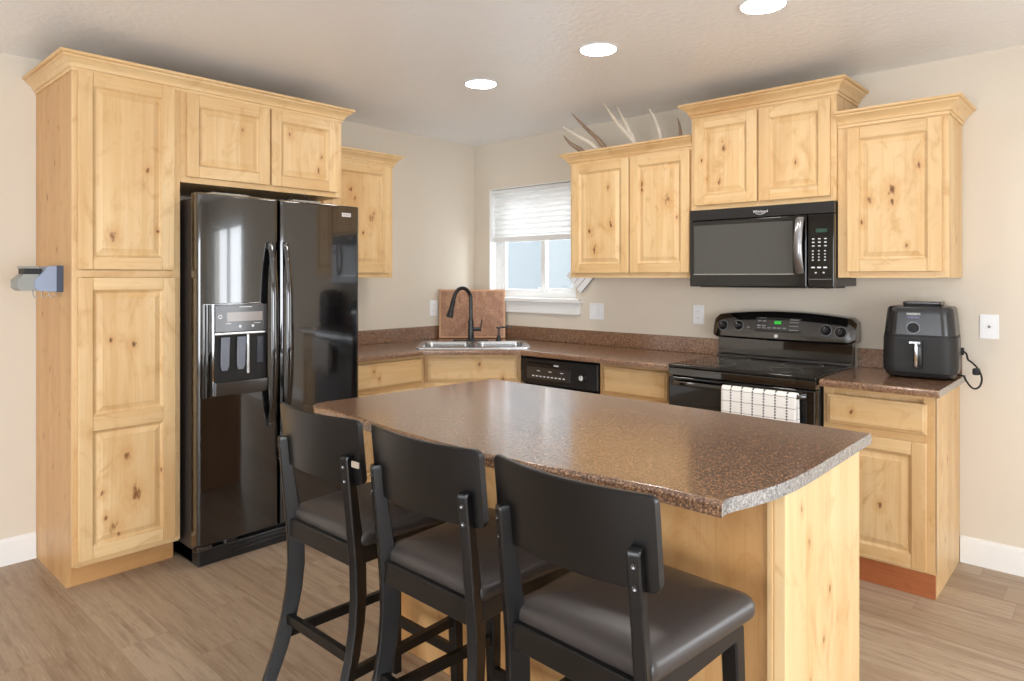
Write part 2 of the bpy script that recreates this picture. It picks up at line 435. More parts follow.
def slab_front(name, pl, u0, u1, n0, z0, z1, parent, seed, knots=(), t=0.019, tone=0.0):
    """drawer front with a stepped, softened edge"""
    m = MB(); n1 = n0+t
    prof = [(0, n0), (0, n1-0.008), (0.003, n1-0.0055), (0.010, n1-0.004), (0.013, n1-0.0012), (0.016, n1), (0.018, n1)]
    m.loft([[pl(u0+i, n, z0+i), pl(u1-i, n, z0+i), pl(u1-i, n, z1-i), pl(u0+i, n, z1-i)] for i, n in prof])
    return m.build(name, WH(seed, tone, knots=knots, org=tuple(root_loc(parent))), parent, angle=15)
def face_frame(pl, u0, u1, n0, n1, z0, z1, parent, seed, stile=0.035, rails=(), mids=(), tone=0.0, bot=0.03, top=0.03):
    m = MB()
    for a, b in [(u0, u0+stile), (u1-stile, u1)] + list(mids): m.box((a, n0, z0), (b, n1, z1), 0.0015, 1, pl, 0)
    for a, b in [(z0, z0+bot), (z1-top, z1)] + list(rails): m.box((u0+stile, n0, a), (u1-stile, n1-0.0003, b), 0.0, 1, pl, 1)
    return m.build('face_frame', [WV(seed, tone), WH(seed, tone)], parent)
def crown(path, parent, z0, name='crown_moulding', seed=2.0, tone=0.0, proj=0.057, h=0.075):
    """cornice swept round corners; path = 2D points at the cabinet face, outward normal on the right-hand side of travel"""
    prof = [(0.0, -0.012), (0.006, -0.012), (0.006, 0.002), (0.013, 0.004), (0.015, 0.012), (0.018, 0.018), (0.024, 0.026), (0.034, 0.034), (0.043, 0.041), (0.045, 0.048), (0.053, 0.050), (0.057, 0.054), (0.057, 0.063), (0.0, 0.063)]
    P = [Vector(p) for p in path]; nrm = []
    for a, b in zip(P, P[1:]):
        d = (b-a).normalized(); nrm.append(Vector((d.y, -d.x)))
    rings = []
    for i, p in enumerate(P):
        if i == 0: o = nrm[0]
        elif i == len(P)-1: o = nrm[-1]
        else:
            o = (nrm[i-1]+nrm[i]); o = o/(o.dot(nrm[i]))
        rings.append([Vector((p.x+o.x*q, p.y+o.y*q, z0+zz)) for q, zz in prof])
    m = MB(); m.loft(rings)
    return m.build(name, WH(seed, tone), parent, angle=25)

# ------------------------------------------------------------------ dimensions
H = 2.445; X1, Y1 = 7.4, -8.2           # room extends to the right of and behind the camera
ZC, UB = 0.903, 1.3726
WX0, WX1, WZ0, WZ1 = 0.175, 1.035, 1.215, 2.075     # kitchen window opening

# ------------------------------------------------------------------ room shell
m = MB(); m.box((-0.2, Y1-0.2, -0.1), (X1+0.2, 0.2, 0.0)); struct(m.build('floor', M['floor'], smooth=False))
m = MB(); m.box((-0.2, Y1-0.2, H), (X1+0.2, 0.2, H+0.1)); struct(m.build('ceiling', M['ceil'], smooth=False))
m = MB(); m.box((-0.14, Y1-0.14, 0), (0, 0.14, H)); struct(m.build('wall_left', M['wall'], smooth=False))
PX0, PX1, PZ1 = 5.45, 7.05, 2.08                    # patio door opening
m = MB()
for lo, hi in [((0, 0), (WX0, H)), ((WX0, 0), (WX1, WZ0)), ((WX0, WZ1), (WX1, H)), ((WX1, 0), (PX0, H)), ((PX0, PZ1), (PX1, H)), ((PX1, 0), (X1, H))]:
    m.box((lo[0], 0, lo[1]), (hi[0], 0.14, hi[1]))
struct(m.build('wall_back', M['wall'], smooth=False))
QY0, QY1, QZ0, QZ1 = -5.9, -2.7, 0.10, 2.0          # unseen side opening, added to light the room from the right
m = MB()
for lo, hi in [((Y1-0.14, 0), (QY0, H)), ((QY0, 0), (QY1, QZ0)), ((QY0, QZ1), (QY1, H)), ((QY1, 0), (0.14, H))]:
    m.box((X1, lo[0], lo[1]), (X1+0.14, hi[0], hi[1]))
struct(m.build('wall_right', M['wall'], smooth=False))
RX0, RX1, RZ0, RZ1 = 2.2, 5.0, 0.10, 2.05            # big unseen rear opening, sized to light the room
m = MB()
for lo, hi in [((0, 0), (RX0, H)), ((RX0, 0), (RX1, RZ0)), ((RX0, RZ1), (RX1, H)), ((RX1, 0), (X1, H))]:
    m.box((lo[0], Y1-0.14, lo[1]), (hi[0], Y1, hi[1]))
struct(m.build('wall_front', M['wall'], smooth=False))

def baseboard(name, lo, hi, out):
    m = MB(); x0, y0 = lo; x1, y1 = hi; ox, oy = out
    prof = [(0, 0), (0.016, 0), (0.016, 0.105), (0.013, 0.118), (0.006, 0.124), (0, 0.126)]
    m.loft([[Vector((p[0]+ox*a, p[1]+oy*a, z)) for a, z in prof] for p in (lo, hi)])
    return struct(m.build(name, M['trim'], angle=25))
baseboard('baseboard_left', (0, Y1), (0, -3.012), (1, 0))
baseboard('baseboard_back', (3.364, 0), (PX0-0.07, 0), (0, -1))
baseboard('baseboard_right', (X1, 0), (X1, Y1), (-1, 0))
baseboard('baseboard_front', (0, Y1), (X1, Y1), (0, 1))

# kitchen window
w = thing('window_1', 'white slider window with a half drawn pleated shade', None, (0.6, 0.09, WZ0)); struct(w)
m = MB(); fy0, fy1 = 0.075, 0.125
for a, b, c, d in [(WX0, WX0+0.075, WZ0, WZ1), (WX1-0.06, WX1, WZ0, WZ1)]: m.box((a, fy0, c), (b, fy1, d), 0.004)
m.box((WX0+0.07, fy0, WZ0), (WX1-0.055, fy1, WZ0+0.047), 0.004); m.box((WX0+0.075, fy0, WZ1-0.05), (WX1-0.06, fy1, WZ1), 0.004)
m.build('window_frame', M['vinyl'], w)
sx = 0.655
m = MB(); m.box((sx, 0.065, WZ0+0.045), (sx+0.045, 0.105, WZ1-0.05), 0.003)
for a in (WX0+0.075,): m.box((a, 0.083, WZ0+0.045), (a+0.02, 0.115, WZ1-0.05), 0.003)
m.box((WX0+0.09, 0.083, WZ0+0.044), (sx+0.005, 0.115, WZ0+0.068), 0.003)
m.box((sx+0.04, 0.073, WZ0+0.044), (WX1-0.056, 0.107, WZ0+0.075), 0.003); m.box((WX1-0.09, 0.0735, WZ0+0.045), (WX1-0.057, 0.105, WZ1-0.05), 0.003)
m.box((sx-0.02, 0.062, 1.275), (sx+0.003, 0.076, 1.30), 0.003); m.box((sx+0.06, 0.06, 1.262), (sx+0.10, 0.075, 1.285), 0.004)
m.build('sash', M['vinyl'], w)
m = MB(); m.box((WX0+0.085, 0.096, WZ0+0.055), (sx+0.02, 0.0985, WZ1-0.04)); m.build('pane', M['screen'], w, smooth=False)
m = MB(); m.box((sx+0.025, 0.088, WZ0+0.06), (WX1-0.075, 0.0905, WZ1-0.04)); m.build('pane', M['glass'], w, smooth=False)
m = MB(); m.box((0.105, -0.055, 1.188), (1.105, 0.0, 1.220), 0.008, 3); m.box((WX0, 0.0, 1.19), (WX1, 0.08, 1.2185)); m.build('sill', M['trim'], w)
m = MB(); m.box((0.135, -0.02, 1.106), (1.083, 0.0, 1.188), 0.004); m.box((0.135, -0.024, 1.106), (1.083, 0.0, 1.118), 0.003); m.build('apron', M['trim'], w)
m = MB(); m.box((WX0-0.0005, -0.001, WZ0), (WX0+0.006, 0.08, WZ1)); m.box((WX1-0.006, -0.001, WZ0), (WX1+0.0005, 0.08, WZ1)); m.box((WX0, -0.001, WZ1-0.006), (WX1, 0.08, WZ1+0.0005)); m.build('jamb', M['trim'], w)
# pleated shade
b = thing('pleated_shade', 'white pleated cloth shade half lowered over the sink window', 'window shade', (0.6, 0.04, 2.06))
m = MB(); m.box((WX0+0.012, 0.022, 2.040), (WX1-0.012, 0.062, 2.066), 0.004); m.build('headrail', M['vinyl'], b)
m = MB(); N = 9; pts = []
for i in range(2*N+1): pts.append((0.030 if i % 2 else 0.052, 2.040-(2.040-1.690)*i/(2*N)))
m.loft([[Vector((x, y, z)) for y, z in pts] for x in (WX0+0.015, WX1-0.015)], cap=False, closed=False); m.build('pleated_cloth', M['blind'], b, smooth=False)
m = MB(); m.box((WX0+0.013, 0.024, 1.652), (WX1-0.013, 0.058, 1.692), 0.006); m.build('bottom_rail', M['vinyl'], b)

# patio door (seen only as a reflection), then unseen windows added for light
w = thing('door_1', 'sliding glass patio door to the right', None, (6.25, 0.05, 0)); struct(w)
m = MB()
for a, bb, c, d in [(PX0, PX0+0.06, 0, PZ1), (PX1-0.06, PX1, 0, PZ1), (6.20, 6.30, 0, PZ1), (PX0, PX1, 0, 0.1), (PX0, PX1, PZ1-0.07, PZ1)]: m.box((a, 0.0, c), (bb, 0.05, d), 0.004)
m.build('door_frame', M['vinyl'], w)
m = MB()
for a, bb, c, d in [(PX0-0.07, PX0, 0, PZ1+0.07), (PX1, PX1+0.07, 0, PZ1+0.07), (PX0, PX1, PZ1, PZ1+0.07)]: m.box((a, -0.018, c), (bb, 0.0, d), 0.004)
m.build('casing', M['trim'], w)
w = thing('rear_fill_window', 'wide unseen rear window sized to light the kitchen', None, (3.6, Y1, RZ0)); struct(w)  # out of view; width and height chosen for the light it lets in
m = MB()
for a, bb, c, d in [(RX0, RX0+0.07, RZ0, RZ1), (RX1-0.07, RX1, RZ0, RZ1), (3.56, 3.64, RZ0, RZ1), (RX0, RX1, RZ0, RZ0+0.07), (RX0, RX1, RZ1-0.07, RZ1)]: m.box((a, Y1-0.02, c), (bb, Y1+0.06, d), 0.004)
m.build('window_frame', M['vinyl'], w)
w = thing('side_fill_window', 'wide unseen side window added to light the kitchen', None, (X1, -4.3, QZ0)); struct(w)  # out of view; added so light falls from the right
m = MB()
for a, bb, c, d in [(QY0, QY0+0.07, QZ0, QZ1), (QY1-0.07, QY1, QZ0, QZ1), (-4.34, -4.26, QZ0, QZ1), (QY0, QY1, QZ0, QZ0+0.07), (QY0, QY1, QZ1-0.07, QZ1)]: m.box((X1-0.02, a, c), (X1+0.06, bb, d), 0.004)
m.build('window_frame', M['vinyl'], w)
# outdoors beyond the kitchen window
m = MB(); m.box((-3.0, 3.2, -0.3), (5.0, 3.4, 4.2)); tag(m.build('neighbouring_wall', M['stucco'], loc=(1, 3.3, -0.3)), 'grey stucco house wall outside beyond the sink window', 'house wall')
m = MB(); m.box((-3.0, 0.25, -0.4), (5.0, 3.2, -0.3)); struct(m.build('ground', M['ground'], smooth=False))

# recessed ceiling lights
for (x, y, lab) in [(1.32, -1.241, 'recessed ceiling light nearest the corner window, smallest in the photo'), (2.127, -1.27, 'recessed ceiling light in the middle, above the antler cabinet'),
                    (2.908, -1.265, 'recessed ceiling light at the photo top edge, over the stove side')]:
    d = thing('recessed_light', lab, 'ceiling light', (x, y, H-0.001), 'recessed ceiling lights in a row')
    m = MB(); m.lathe((x, y, H-0.0005), (0, 0, -1), [(0.080, 0.0), (0.092, 0.0), (0.093, 0.002), (0.090, 0.005), (0.084, 0.005), (0.082, 0.002)], 40); m.build('trim_ring', M['white'], d)
    m = MB(); m.lathe((x, y, H-0.0015), (0, 0, -1), [(0.0815, 0.0), (0.0815, 0.003), (0.05, 0.0045), (0.0, 0.005)], 40); m.build('diffuser', M['lamp'], d)

# wall plates
def plate(name, pl, u0, u1, z0, z1, label, cat, kind, group=None):
    c = pl((u0+u1)/2, 0, (z0+z1)/2); t = thing(name, label, cat, c, group)
    m = MB(); m.box((u0, 0.0, z0), (u1, 0.006, z1), 0.003, 2, pl); m.build('cover_plate', M['white'], t)
    cu, cz = (u0+u1)/2, (z0+z1)/2
    if kind == 'switch':
        for s in (-0.023, 0.023):
            m = MB(); m.box((cu+s-0.016, 0.006, cz-0.033), (cu+s+0.016, 0.010, cz+0.033), 0.002, 2, pl, rot=Matrix.Rotation(math.radians(3), 3, 'X')); m.build('rocker', M['white'], t)
    elif kind == 'outlet':
        m = MB()
        for dz in (0.021, -0.021):
            for du in (-0.006, 0.006): m.box((cu+du-0.001, 0.0078, cz+dz-0.004), (cu+du+0.001, 0.0086, cz+dz+0.004), 0, 1, pl, 1)
            m.box((cu-0.014, 0.005, cz+dz-0.015), (cu+0.014, 0.008, cz+dz+0.015), 0.004, 3, pl, 0)
        m.build('receptacle', [M['white'], M['greypl']], t)
    else:
        m = MB(); m.lathe(pl(cu, 0.006, cz), pl.N, [(0.006, 0), (0.006, 0.003), (0.004, 0.004), (0.004, 0.010), (0.001, 0.010)], 14); m.build('coax_jack', M['gun'], t)
plate('light_switch', BACK, 1.162, 1.280, 1.081, 1.194, 'white double rocker switch on the wall beside the window sill', 'light switch', 'switch')
plate('wall_outlet', BACK, 1.951, 2.027, 1.084, 1.202, 'white wall outlet beside the black range backguard', 'outlet', 'outlet', 'wall outlets')
plate('wall_outlet', LEFT, -0.478, -0.402, 1.078, 1.197, 'white wall outlet behind the faucet, left of the cutting board', 'outlet', 'outlet', 'wall outlets')
plate('cable_wall_plate', BACK, 3.441, 3.516, 1.083, 1.198, 'white cable plate with one jack right of the air fryer', 'wall plate', 'coax')

# ------------------------------------------------------------------ tall pantry cabinet
PD, PY0, PY1, PT = 0.5857, -3.0102, -2.5574, 2.283
c = thing('pantry_cabinet', 'tall knotty wood pantry cabinet left of the fridge', 'cabinet', (0.3, -2.78, 0))
org = tuple(root_loc(c))
def ks(L, dx): return [(dx+y, z, r) for y, z, r in L]
m = MB(); m.box((0.004, PY0+0.019, 0.1), (PD-0.02, PY1, PT+0.03)); m.box((0.004, PY0+0.019, 0.0), (PD-0.09, PY1, 0.1)); m.build('carcass', WV(5.1), c)
m = MB(); m.loft([[Vector((x, yy, z)) for x, z in [(0.003, 0), (PD-0.083, 0), (PD-0.083, 0.108), (PD-0.019, 0.108), (PD-0.019, PT+0.03), (0.003, PT+0.03)]] for yy in (PY0, PY0+0.019)])
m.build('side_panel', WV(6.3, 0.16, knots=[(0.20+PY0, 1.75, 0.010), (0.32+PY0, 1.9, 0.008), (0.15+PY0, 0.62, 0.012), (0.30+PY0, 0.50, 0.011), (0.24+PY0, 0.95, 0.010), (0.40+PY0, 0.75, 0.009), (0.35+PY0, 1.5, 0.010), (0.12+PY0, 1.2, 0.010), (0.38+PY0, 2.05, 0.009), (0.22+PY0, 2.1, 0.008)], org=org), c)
face_frame(LEFT, PY0, PY1, PD-0.019, PD, 0.1126, PT, c, 5.7, 0.040, [(1.376, 1.406)], bot=0.03, top=0.02)
raised_door('upper_door', LEFT, -2.991, -2.588, PD+0.001, 1.409, 2.276, c, 7.1, ks([(-2.854, 1.556, 0.013), (-2.705, 1.873, 0.008), (-2.665, 1.59, 0.006)], 0.6))
raised_door('lower_door', LEFT, -2.991, -2.583, PD+0.001, 0.133, 1.374, c, 8.3, ks([(-2.766, 1.07, 0.010), (-2.86, 1.094, 0.007), (-2.756, 0.384, 0.020), (-2.652, 0.468, 0.008), (-2.85, 0.25, 0.016), (-2.794, 0.566, 0.012), (-2.896, 0.417, 0.009), (-2.88, 0.30, 0.008), (-2.83, 0.215, 0.008)], 0.6), fields=[(0.191, 0.695), (0.765, 1.316)])
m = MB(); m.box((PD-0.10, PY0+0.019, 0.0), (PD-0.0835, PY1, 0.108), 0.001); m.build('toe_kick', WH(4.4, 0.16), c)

# cabinet above the fridge
FY1, FCB = -1.6522, 1.835
c = thing('bridge_cabinet', 'two door knotty wood cabinet above the black refrigerator', 'cabinet', (0.3, -2.1, FCB)); org = tuple(root_loc(c))
m = MB(); m.box((0.004, PY1+0.001, FCB), (PD-0.02, FY1, PT+0.03), 0.001); m.build('carcass', WV(2.2, 0.05), c)
face_frame(LEFT, PY1+0.0005, FY1, PD-0.019, PD, FCB, PT, c, 2.9, 0.042, mids=[(-2.118, -2.078)], bot=0.028, top=0.02)
raised_door('door', LEFT, -2.531, -2.104, PD+0.001, 1.862, 2.268, c, 1.7, ks([(-2.25, 2.13, 0.006)], 0.6))
raised_door('door', LEFT, -2.094, -1.687, PD+0.001, 1.862, 2.268, c, 9.2, ks([(-1.985, 2.15, 0.009), (-1.81, 1.97, 0.011), (-1.79, 2.05, 0.006)], 0.6))
# cornice over pantry and bridge cabinet: one continuous run
k = crown([(0.003, PY0), (PD, PY0), (PD, FY1), (0.003, FY1)], None, PT)
tag(k, 'wide wood crown moulding running over the pantry and fridge cabinet', 'crown moulding')

# far wall cabinet on the left wall
UD = 0.3287
c = thing('wall_cabinet', 'single door wall cabinet between the fridge and corner, with dark knots', 'cabinet', (0.16, -1.37, UB)); org = tuple(root_loc(c))
m = MB(); m.box((0.004, FY1+0.001, UB), (UD-0.02, -1.0856, 2.14), 0.001); m.build('carcass', WV(3.9), c)
face_frame(LEFT, FY1+0.0015, -1.0856, UD-0.019, UD, UB, 2.12, c, 3.1, 0.045)
raised_door('door', LEFT, -1.622, -1.118, UD+0.001, 1.402, 2.104, c, 4.9, ks([(-1.273, 1.757, 0.015), (-1.335, 1.655, 0.008), (-1.43, 1.93, 0.012), (-1.40, 1.87, 0.009), (-1.25, 1.79, 0.008)], 0.35))
crown([(UD, FY1+0.001), (UD, -1.0856), (0.003, -1.0856)], c, 2.12, seed=3.4)

# wall cabinets on the back wall
def wall_cab(label, x0, x1, d, z0, z1, seed, doors, path, mids=(), crown_seed=1.0, knots=(), stile=0.036):
    c = thing('wall_cabinet', label, 'cabinet', ((x0+x1)/2, -d/2, z0)); org = tuple(root_loc(c))
    m = MB(); m.box((x0, -(d-0.02), z0), (x1, -0.004, z1+0.02), 0.001); m.build('carcass', WV(seed, knots=knots, org=org) if knots else WV(seed), c)
    face_frame(BACK, x0, x1, d-0.019, d, z0, z1, c, seed+0.3, stile, mids=mids, bot=0.028, top=0.025)
    for i, (a, b, zz0, zz1, kn) in enumerate(doors):
        raised_door('door', BACK, a, b, d+0.001, zz0, zz1, c, seed+1.1+i*2.3, [(x-d-0.02, z, r) for x, z, r in kn])
    crown(path, c, z1, seed=crown_seed)
    return c
AX0, AX1, BX1, CX1 = 1.2432, 2.1215, 2.9011, 3.3707
# (the outward side of a cornice path is on its right when travelling; left return first means travelling towards +x with the room on the right)
wall_cab('two door wall cabinet beside the window with antlers on top', AX0, AX1-0.001, UD, UB, 2.12, 11.0,
         [(1.266, 1.701, 1.401, 2.106, [(1.552, 1.941, 0.008), (1.412, 1.671, 0.011), (1.574, 1.701, 0.012), (1.45, 1.55, 0.014), (1.57, 1.72, 0.008)]),
          (1.709, 2.108, 1.401, 2.106, [(2.035, 1.723, 0.008), (1.97, 1.83, 0.018), (1.80, 1.94, 0.008), (1.80, 1.90, 0.006)])],
         [(AX0, -0.003), (AX0, -UD), (AX1-0.001, -UD)], mids=[(1.69, 1.72)], crown_seed=1.0)
BD, BT, BZ0 = 0.345, 2.2896, 1.7535
wall_cab('taller two door wall cabinet directly above the microwave', AX1, BX1, BD, BZ0, BT, 15.0,
         [(2.146, 2.507, 1.778, 2.266, [(2.324, 2.081, 0.013), (2.23, 1.923, 0.006), (2.30, 1.90, 0.010), (2.195, 2.03, 0.007), (2.315, 2.12, 0.006)]),
          (2.517, 2.876, 1.778, 2.266, [(2.711, 1.958, 0.007)])],
         [(AX1, -0.003), (AX1, -BD), (BX1, -BD), (BX1, -0.003)], mids=[(2.497, 2.527)], crown_seed=6.0)
wall_cab('single door wall cabinet above the air fryer, end of the run', BX1+0.001, CX1, UD, UB, 2.12, 19.0,
         [(2.949, 3.347, 1.401, 2.10, [(3.051, 1.749, 0.010), (3.147, 1.785, 0.016), (3.26, 1.89, 0.010), (3.209, 1.524, 0.006), (3.02, 1.64, 0.008), (3.15, 1.73, 0.011)])],
         [(BX1+0.001, -UD), (CX1, -UD), (CX1, -0.003)], crown_seed=9.0, stile=0.056, knots=[(3.37-0.15, 1.55, 0.006)])

# ------------------------------------------------------------------ base cabinets
FB = 0.55
def base_box(c, pl, u0, u1, seed, depth=FB, z1=0.870, tone=0.0):
    m = MB(); m.box((u0, 0.004, 0.1), (u1, depth-0.02, z1), 0.001, 1, pl); m.box((u0, 0.004, 0.0), (u1, depth-0.07, 0.1), 0, 1, pl); m.build('carcass', WV(seed, tone), c)
    m = MB(); m.box((u0, depth-0.07, 0.0), (u1, depth-0.055, 0.104), 0.001, 1, pl); m.build('toe_kick', M['redwood'], c)
# left run next to the fridge
c = thing('base_cabinet', 'base cabinet with a knotty drawer between fridge and corner sink', 'cabinet', (0.28, -1.33, 0))
base_box(c, LEFT, -1.628, -1.036, 21.0)
face_frame(LEFT, -1.628, -1.0, FB-0.019, FB, 0.105, 0.870, c, 21.5, 0.035, [(0.664, 0.69)], bot=0.02, top=0.02)
slab_front('drawer', LEFT, -1.600, -1.024, FB+0.001, 0.690, 0.846, c, 22.0, [(0.57-1.411, 0.801, 0.009), (0.57-1.372, 0.752, 0.008)])
raised_door('door', LEFT, -1.600, -1.024, FB+0.001, 0.118, 0.664, c, 22.7)
# corner sink base, set diagonally
NB = 1.062
c = thing('corner_sink_cabinet', 'diagonal corner cabinet under the steel sink', 'cabinet', (0.42, -0.42, 0))
m = MB(); m.prism([(0.004, -0.004), (0.004, -1.035), (0.50, -1.03), (0.535, -0.985), (0.985, -0.535), (1.01, -0.50), (1.01, -0.004)], [], 0.1, 0.68); m.prism([(0.01, -0.01), (0.01, -1.03), (0.46, -1.03), (0.99, -0.50), (0.99, -0.01)], [], 0.0, 0.1); m.build('carcass', WV(24.0), c)
face_frame(DIAG, -0.335, 0.322, NB-0.019, NB, 0.105, 0.870, c, 24.4, 0.052, [(0.664, 0.69)], bot=0.02, top=0.03)
slab_front('false_drawer_front', DIAG, -0.292, 0.293, NB+0.001, 0.692, 0.842, c, 25.0, [(0.045*1.414, 0.80, 0.012), (0.20*1.414, 0.70, 0.013)])
raised_door('door', DIAG, -0.292, -0.004, NB+0.001, 0.118, 0.664, c, 25.7); raised_door('door', DIAG, 0.004, 0.293, NB+0.001, 0.118, 0.664, c, 26.7)
# dishwasher
d = thing('dishwasher', 'black built-in dishwasher right of the sink', 'dishwasher', (1.325, -0.3, 0))
m = MB(); m.box((1.022, 0.01, 0.1), (1.632, 0.54, 0.855), 0.002, 1, BACK); m.box((1.03, 0.1, 0.0), (1.62, 0.49, 0.1), 0, 1, BACK); m.build('body', M['matte'], d)
m = MB(); m.box((1.026, 0.54, 0.11), (1.628, 0.568, 0.685), 0.006, 2, BACK); m.build('door', M['gloss'], d)
m = MB(); m.box((1.024, 0.54, 0.690), (1.630, 0.572, 0.853), 0.007, 3, BACK); pn = m.build('control_panel', M['plastic'], d)
m = MB(); m.box((1.075, 0.571, 0.722), (1.43, 0.5745, 0.800), 0.002, 2, BACK); m.build('button_panel', M['gun'], pn)
m = MB(); m.loft([[BACK(u, n, z) for n, z in [(0.571, 0.812), (0.580, 0.814), (0.583, 0.822), (0.576, 0.829), (0.571, 0.83)]] for u in (1.08, 1.29)]); m.build('latch_handle', M['plastic'], pn)
for i in range(9):
    m = MB(); m.box((1.12+i*0.031, 0.574, 0.739), (1.138+i*0.031, 0.5765, 0.746), 0.001, 1, BACK); m.build('button', M['ink'], pn)
for i in range(3):
    m = MB(); m.box((1.16+i*0.095, 0.574, 0.775), (1.185+i*0.095, 0.5755, 0.779), 0.0, 1, BACK); m.build('printed_word', M['ink'], pn)
m = MB(); m.box((1.295, 0.5715, 0.814), (1.335, 0.573, 0.823), 0.001, 1, BACK); m.build('badge', M['ink'], pn)
m = MB(); m.lathe(BACK(1.522, 0.572, 0.765), BACK.N, [(0.028, 0), (0.028, 0.004), (0.022, 0.006), (0.020, 0.018), (0.016, 0.020), (0.0, 0.020)], 24); kk = m.build('dial', M['plastic'], pn)
m = MB(); m.lathe(BACK(1.522, 0.592, 0.765), BACK.N, [(0.0155, 0), (0.0155, 0.0015), (0.0, 0.0018)], 20); m.box((1.520, 0.594, 0.765), (1.524, 0.595, 0.779), 0, 1, BACK, 1); m.build('dial_face', [M['ink'], M['plastic']], pn)
# drawer base between the dishwasher and range
c = thing('base_cabinet', 'narrow base cabinet with a plain drawer between dishwasher and range', 'cabinet', (1.88, -0.28, 0))
base_box(c, BACK, 1.634, 2.128, 31.0)
face_frame(BACK, 1.634, 2.128, FB-0.019, FB, 0.105, 0.870, c, 31.3, 0.042, [(0.664, 0.69)], bot=0.02, top=0.02)
slab_front('drawer', BACK, 1.665, 2.090, FB+0.001, 0.691, 0.848, c, 32.0)
raised_door('door', BACK, 1.665, 2.090, FB+0.001, 0.118, 0.664, c, 32.9)
# right base cabinet
c = thing('base_cabinet', 'end base cabinet under the air fryer with drawer and knotty door', 'cabinet', (3.13, -0.28, 0)); org = tuple(root_loc(c))
RX = 3.3605
m = MB(); m.box((2.906, 0.004, 0.0), (RX-0.02, FB-0.02, 0.870), 0.001, 1, BACK); m.build('carcass', WV(41.0), c)
m = MB(); m.box((2.906, FB-0.019, 0.0), (RX-0.001, FB-0.001, 0.104), 0.001, 1, BACK); m.build('toe_kick', M['redwood'], c)
m = MB(); m.loft([[BACK(u, n, z) for n, z in [(0.003, 0), (FB-0.02, 0), (FB-0.02, 0.105), (FB, 0.105), (FB, 0.870), (0.003, 0.870)]] for u in (RX-0.019, RX)]); m.build('side_panel', WV(42.2, knots=[(RX-0.3, 0.55, 0.007), (RX-0.12, 0.72, 0.006), (RX-0.35, 0.2, 0.006)], org=org), c)
face_frame(BACK, 2.906, RX, FB-0.019, FB+0.0006, 0.105, 0.870, c, 43.0, 0.045, [(0.664, 0.70)], bot=0.02, top=0.02)
slab_front('drawer', BACK, 2.925, 3.330, FB+0.0016, 0.698, 0.832, c, 44.0, [(3.032-0.57, 0.761, 0.007)])
raised_door('door', BACK, 2.925, 3.330, FB+0.0016, 0.117, 0.664, c, 45.1, [(3.152-0.57, 0.365, 0.009), (3.06-0.57, 0.54, 0.006)])

# ------------------------------------------------------------------ countertops
SNK = lambda u, n: (DIAG(u, n, 0).x, DIAG(u, n, 0).y)
SU0, SU1, SN0, SN1 = -0.375, 0.385, 0.555, 1.092
ct = thing('countertop', 'long brown speckled laminate countertop turning the corner around the sink', 'countertop', (0.9, -0.4, 0.870))
outer = [(0.001, -0.001), (0.001, -1.628), (0.595, -1.628), (0.595, -1.045), (1.052, -0.6137), (2.130, -0.6137), (2.130, -0.001)]
hole = [SNK(*p) for p in [(SU0+0.02, SN0+0.02), (SU1-0.02, SN0+0.02), (SU1-0.02, SN1-0.05), (SU0+0.02, SN1-0.05)]]
fr = lambda p: (p.x > 0.5 and p.y < -0.55 and p.x < 2.12 and p.y > -1.62 and p.x - p.y > 1.15)
m = MB(); m.prism(outer, [hole], 0.871, ZC, 0.014, 4, bevel_if=lambda p: fr(p)); m.build('slab', M['lam'], ct, angle=40)
m = MB(); m.box((0.001, -1.628, ZC), (0.02, -0.02, 1.002), 0.004, 2); m.box((0.001, -0.020, ZC), (2.130, -0.001, 1.002), 0.004, 2); m.build('backsplash', M['lam'], ct)
ct = thing('countertop', 'short brown speckled countertop right of the range, under the air fryer', 'countertop', (3.14, -0.3, 0.870))
m = MB(); m.prism([(2.906, -0.001), (2.906, -0.6137), (3.3844, -0.6137), (3.3844, -0.001)], [], 0.871, ZC, 0.014, 4, bevel_if=lambda p: p.y < -0.6); m.build('slab', M['lam'], ct, angle=40)
m = MB(); m.box((2.906, -0.020, ZC), (3.372, -0.001, 1.002), 0.004, 2); m.build('backsplash', M['lam'], ct)
m = MB(); m.prism([(3.3844, -0.001), (3.3844, -0.609), (3.3856, -0.609), (3.3856, -0.001)], [], 0.873, ZC-0.001); m.build('end_sheen_strip', M['lamend'], ct, label='end edge strip tinted with reflected window light')

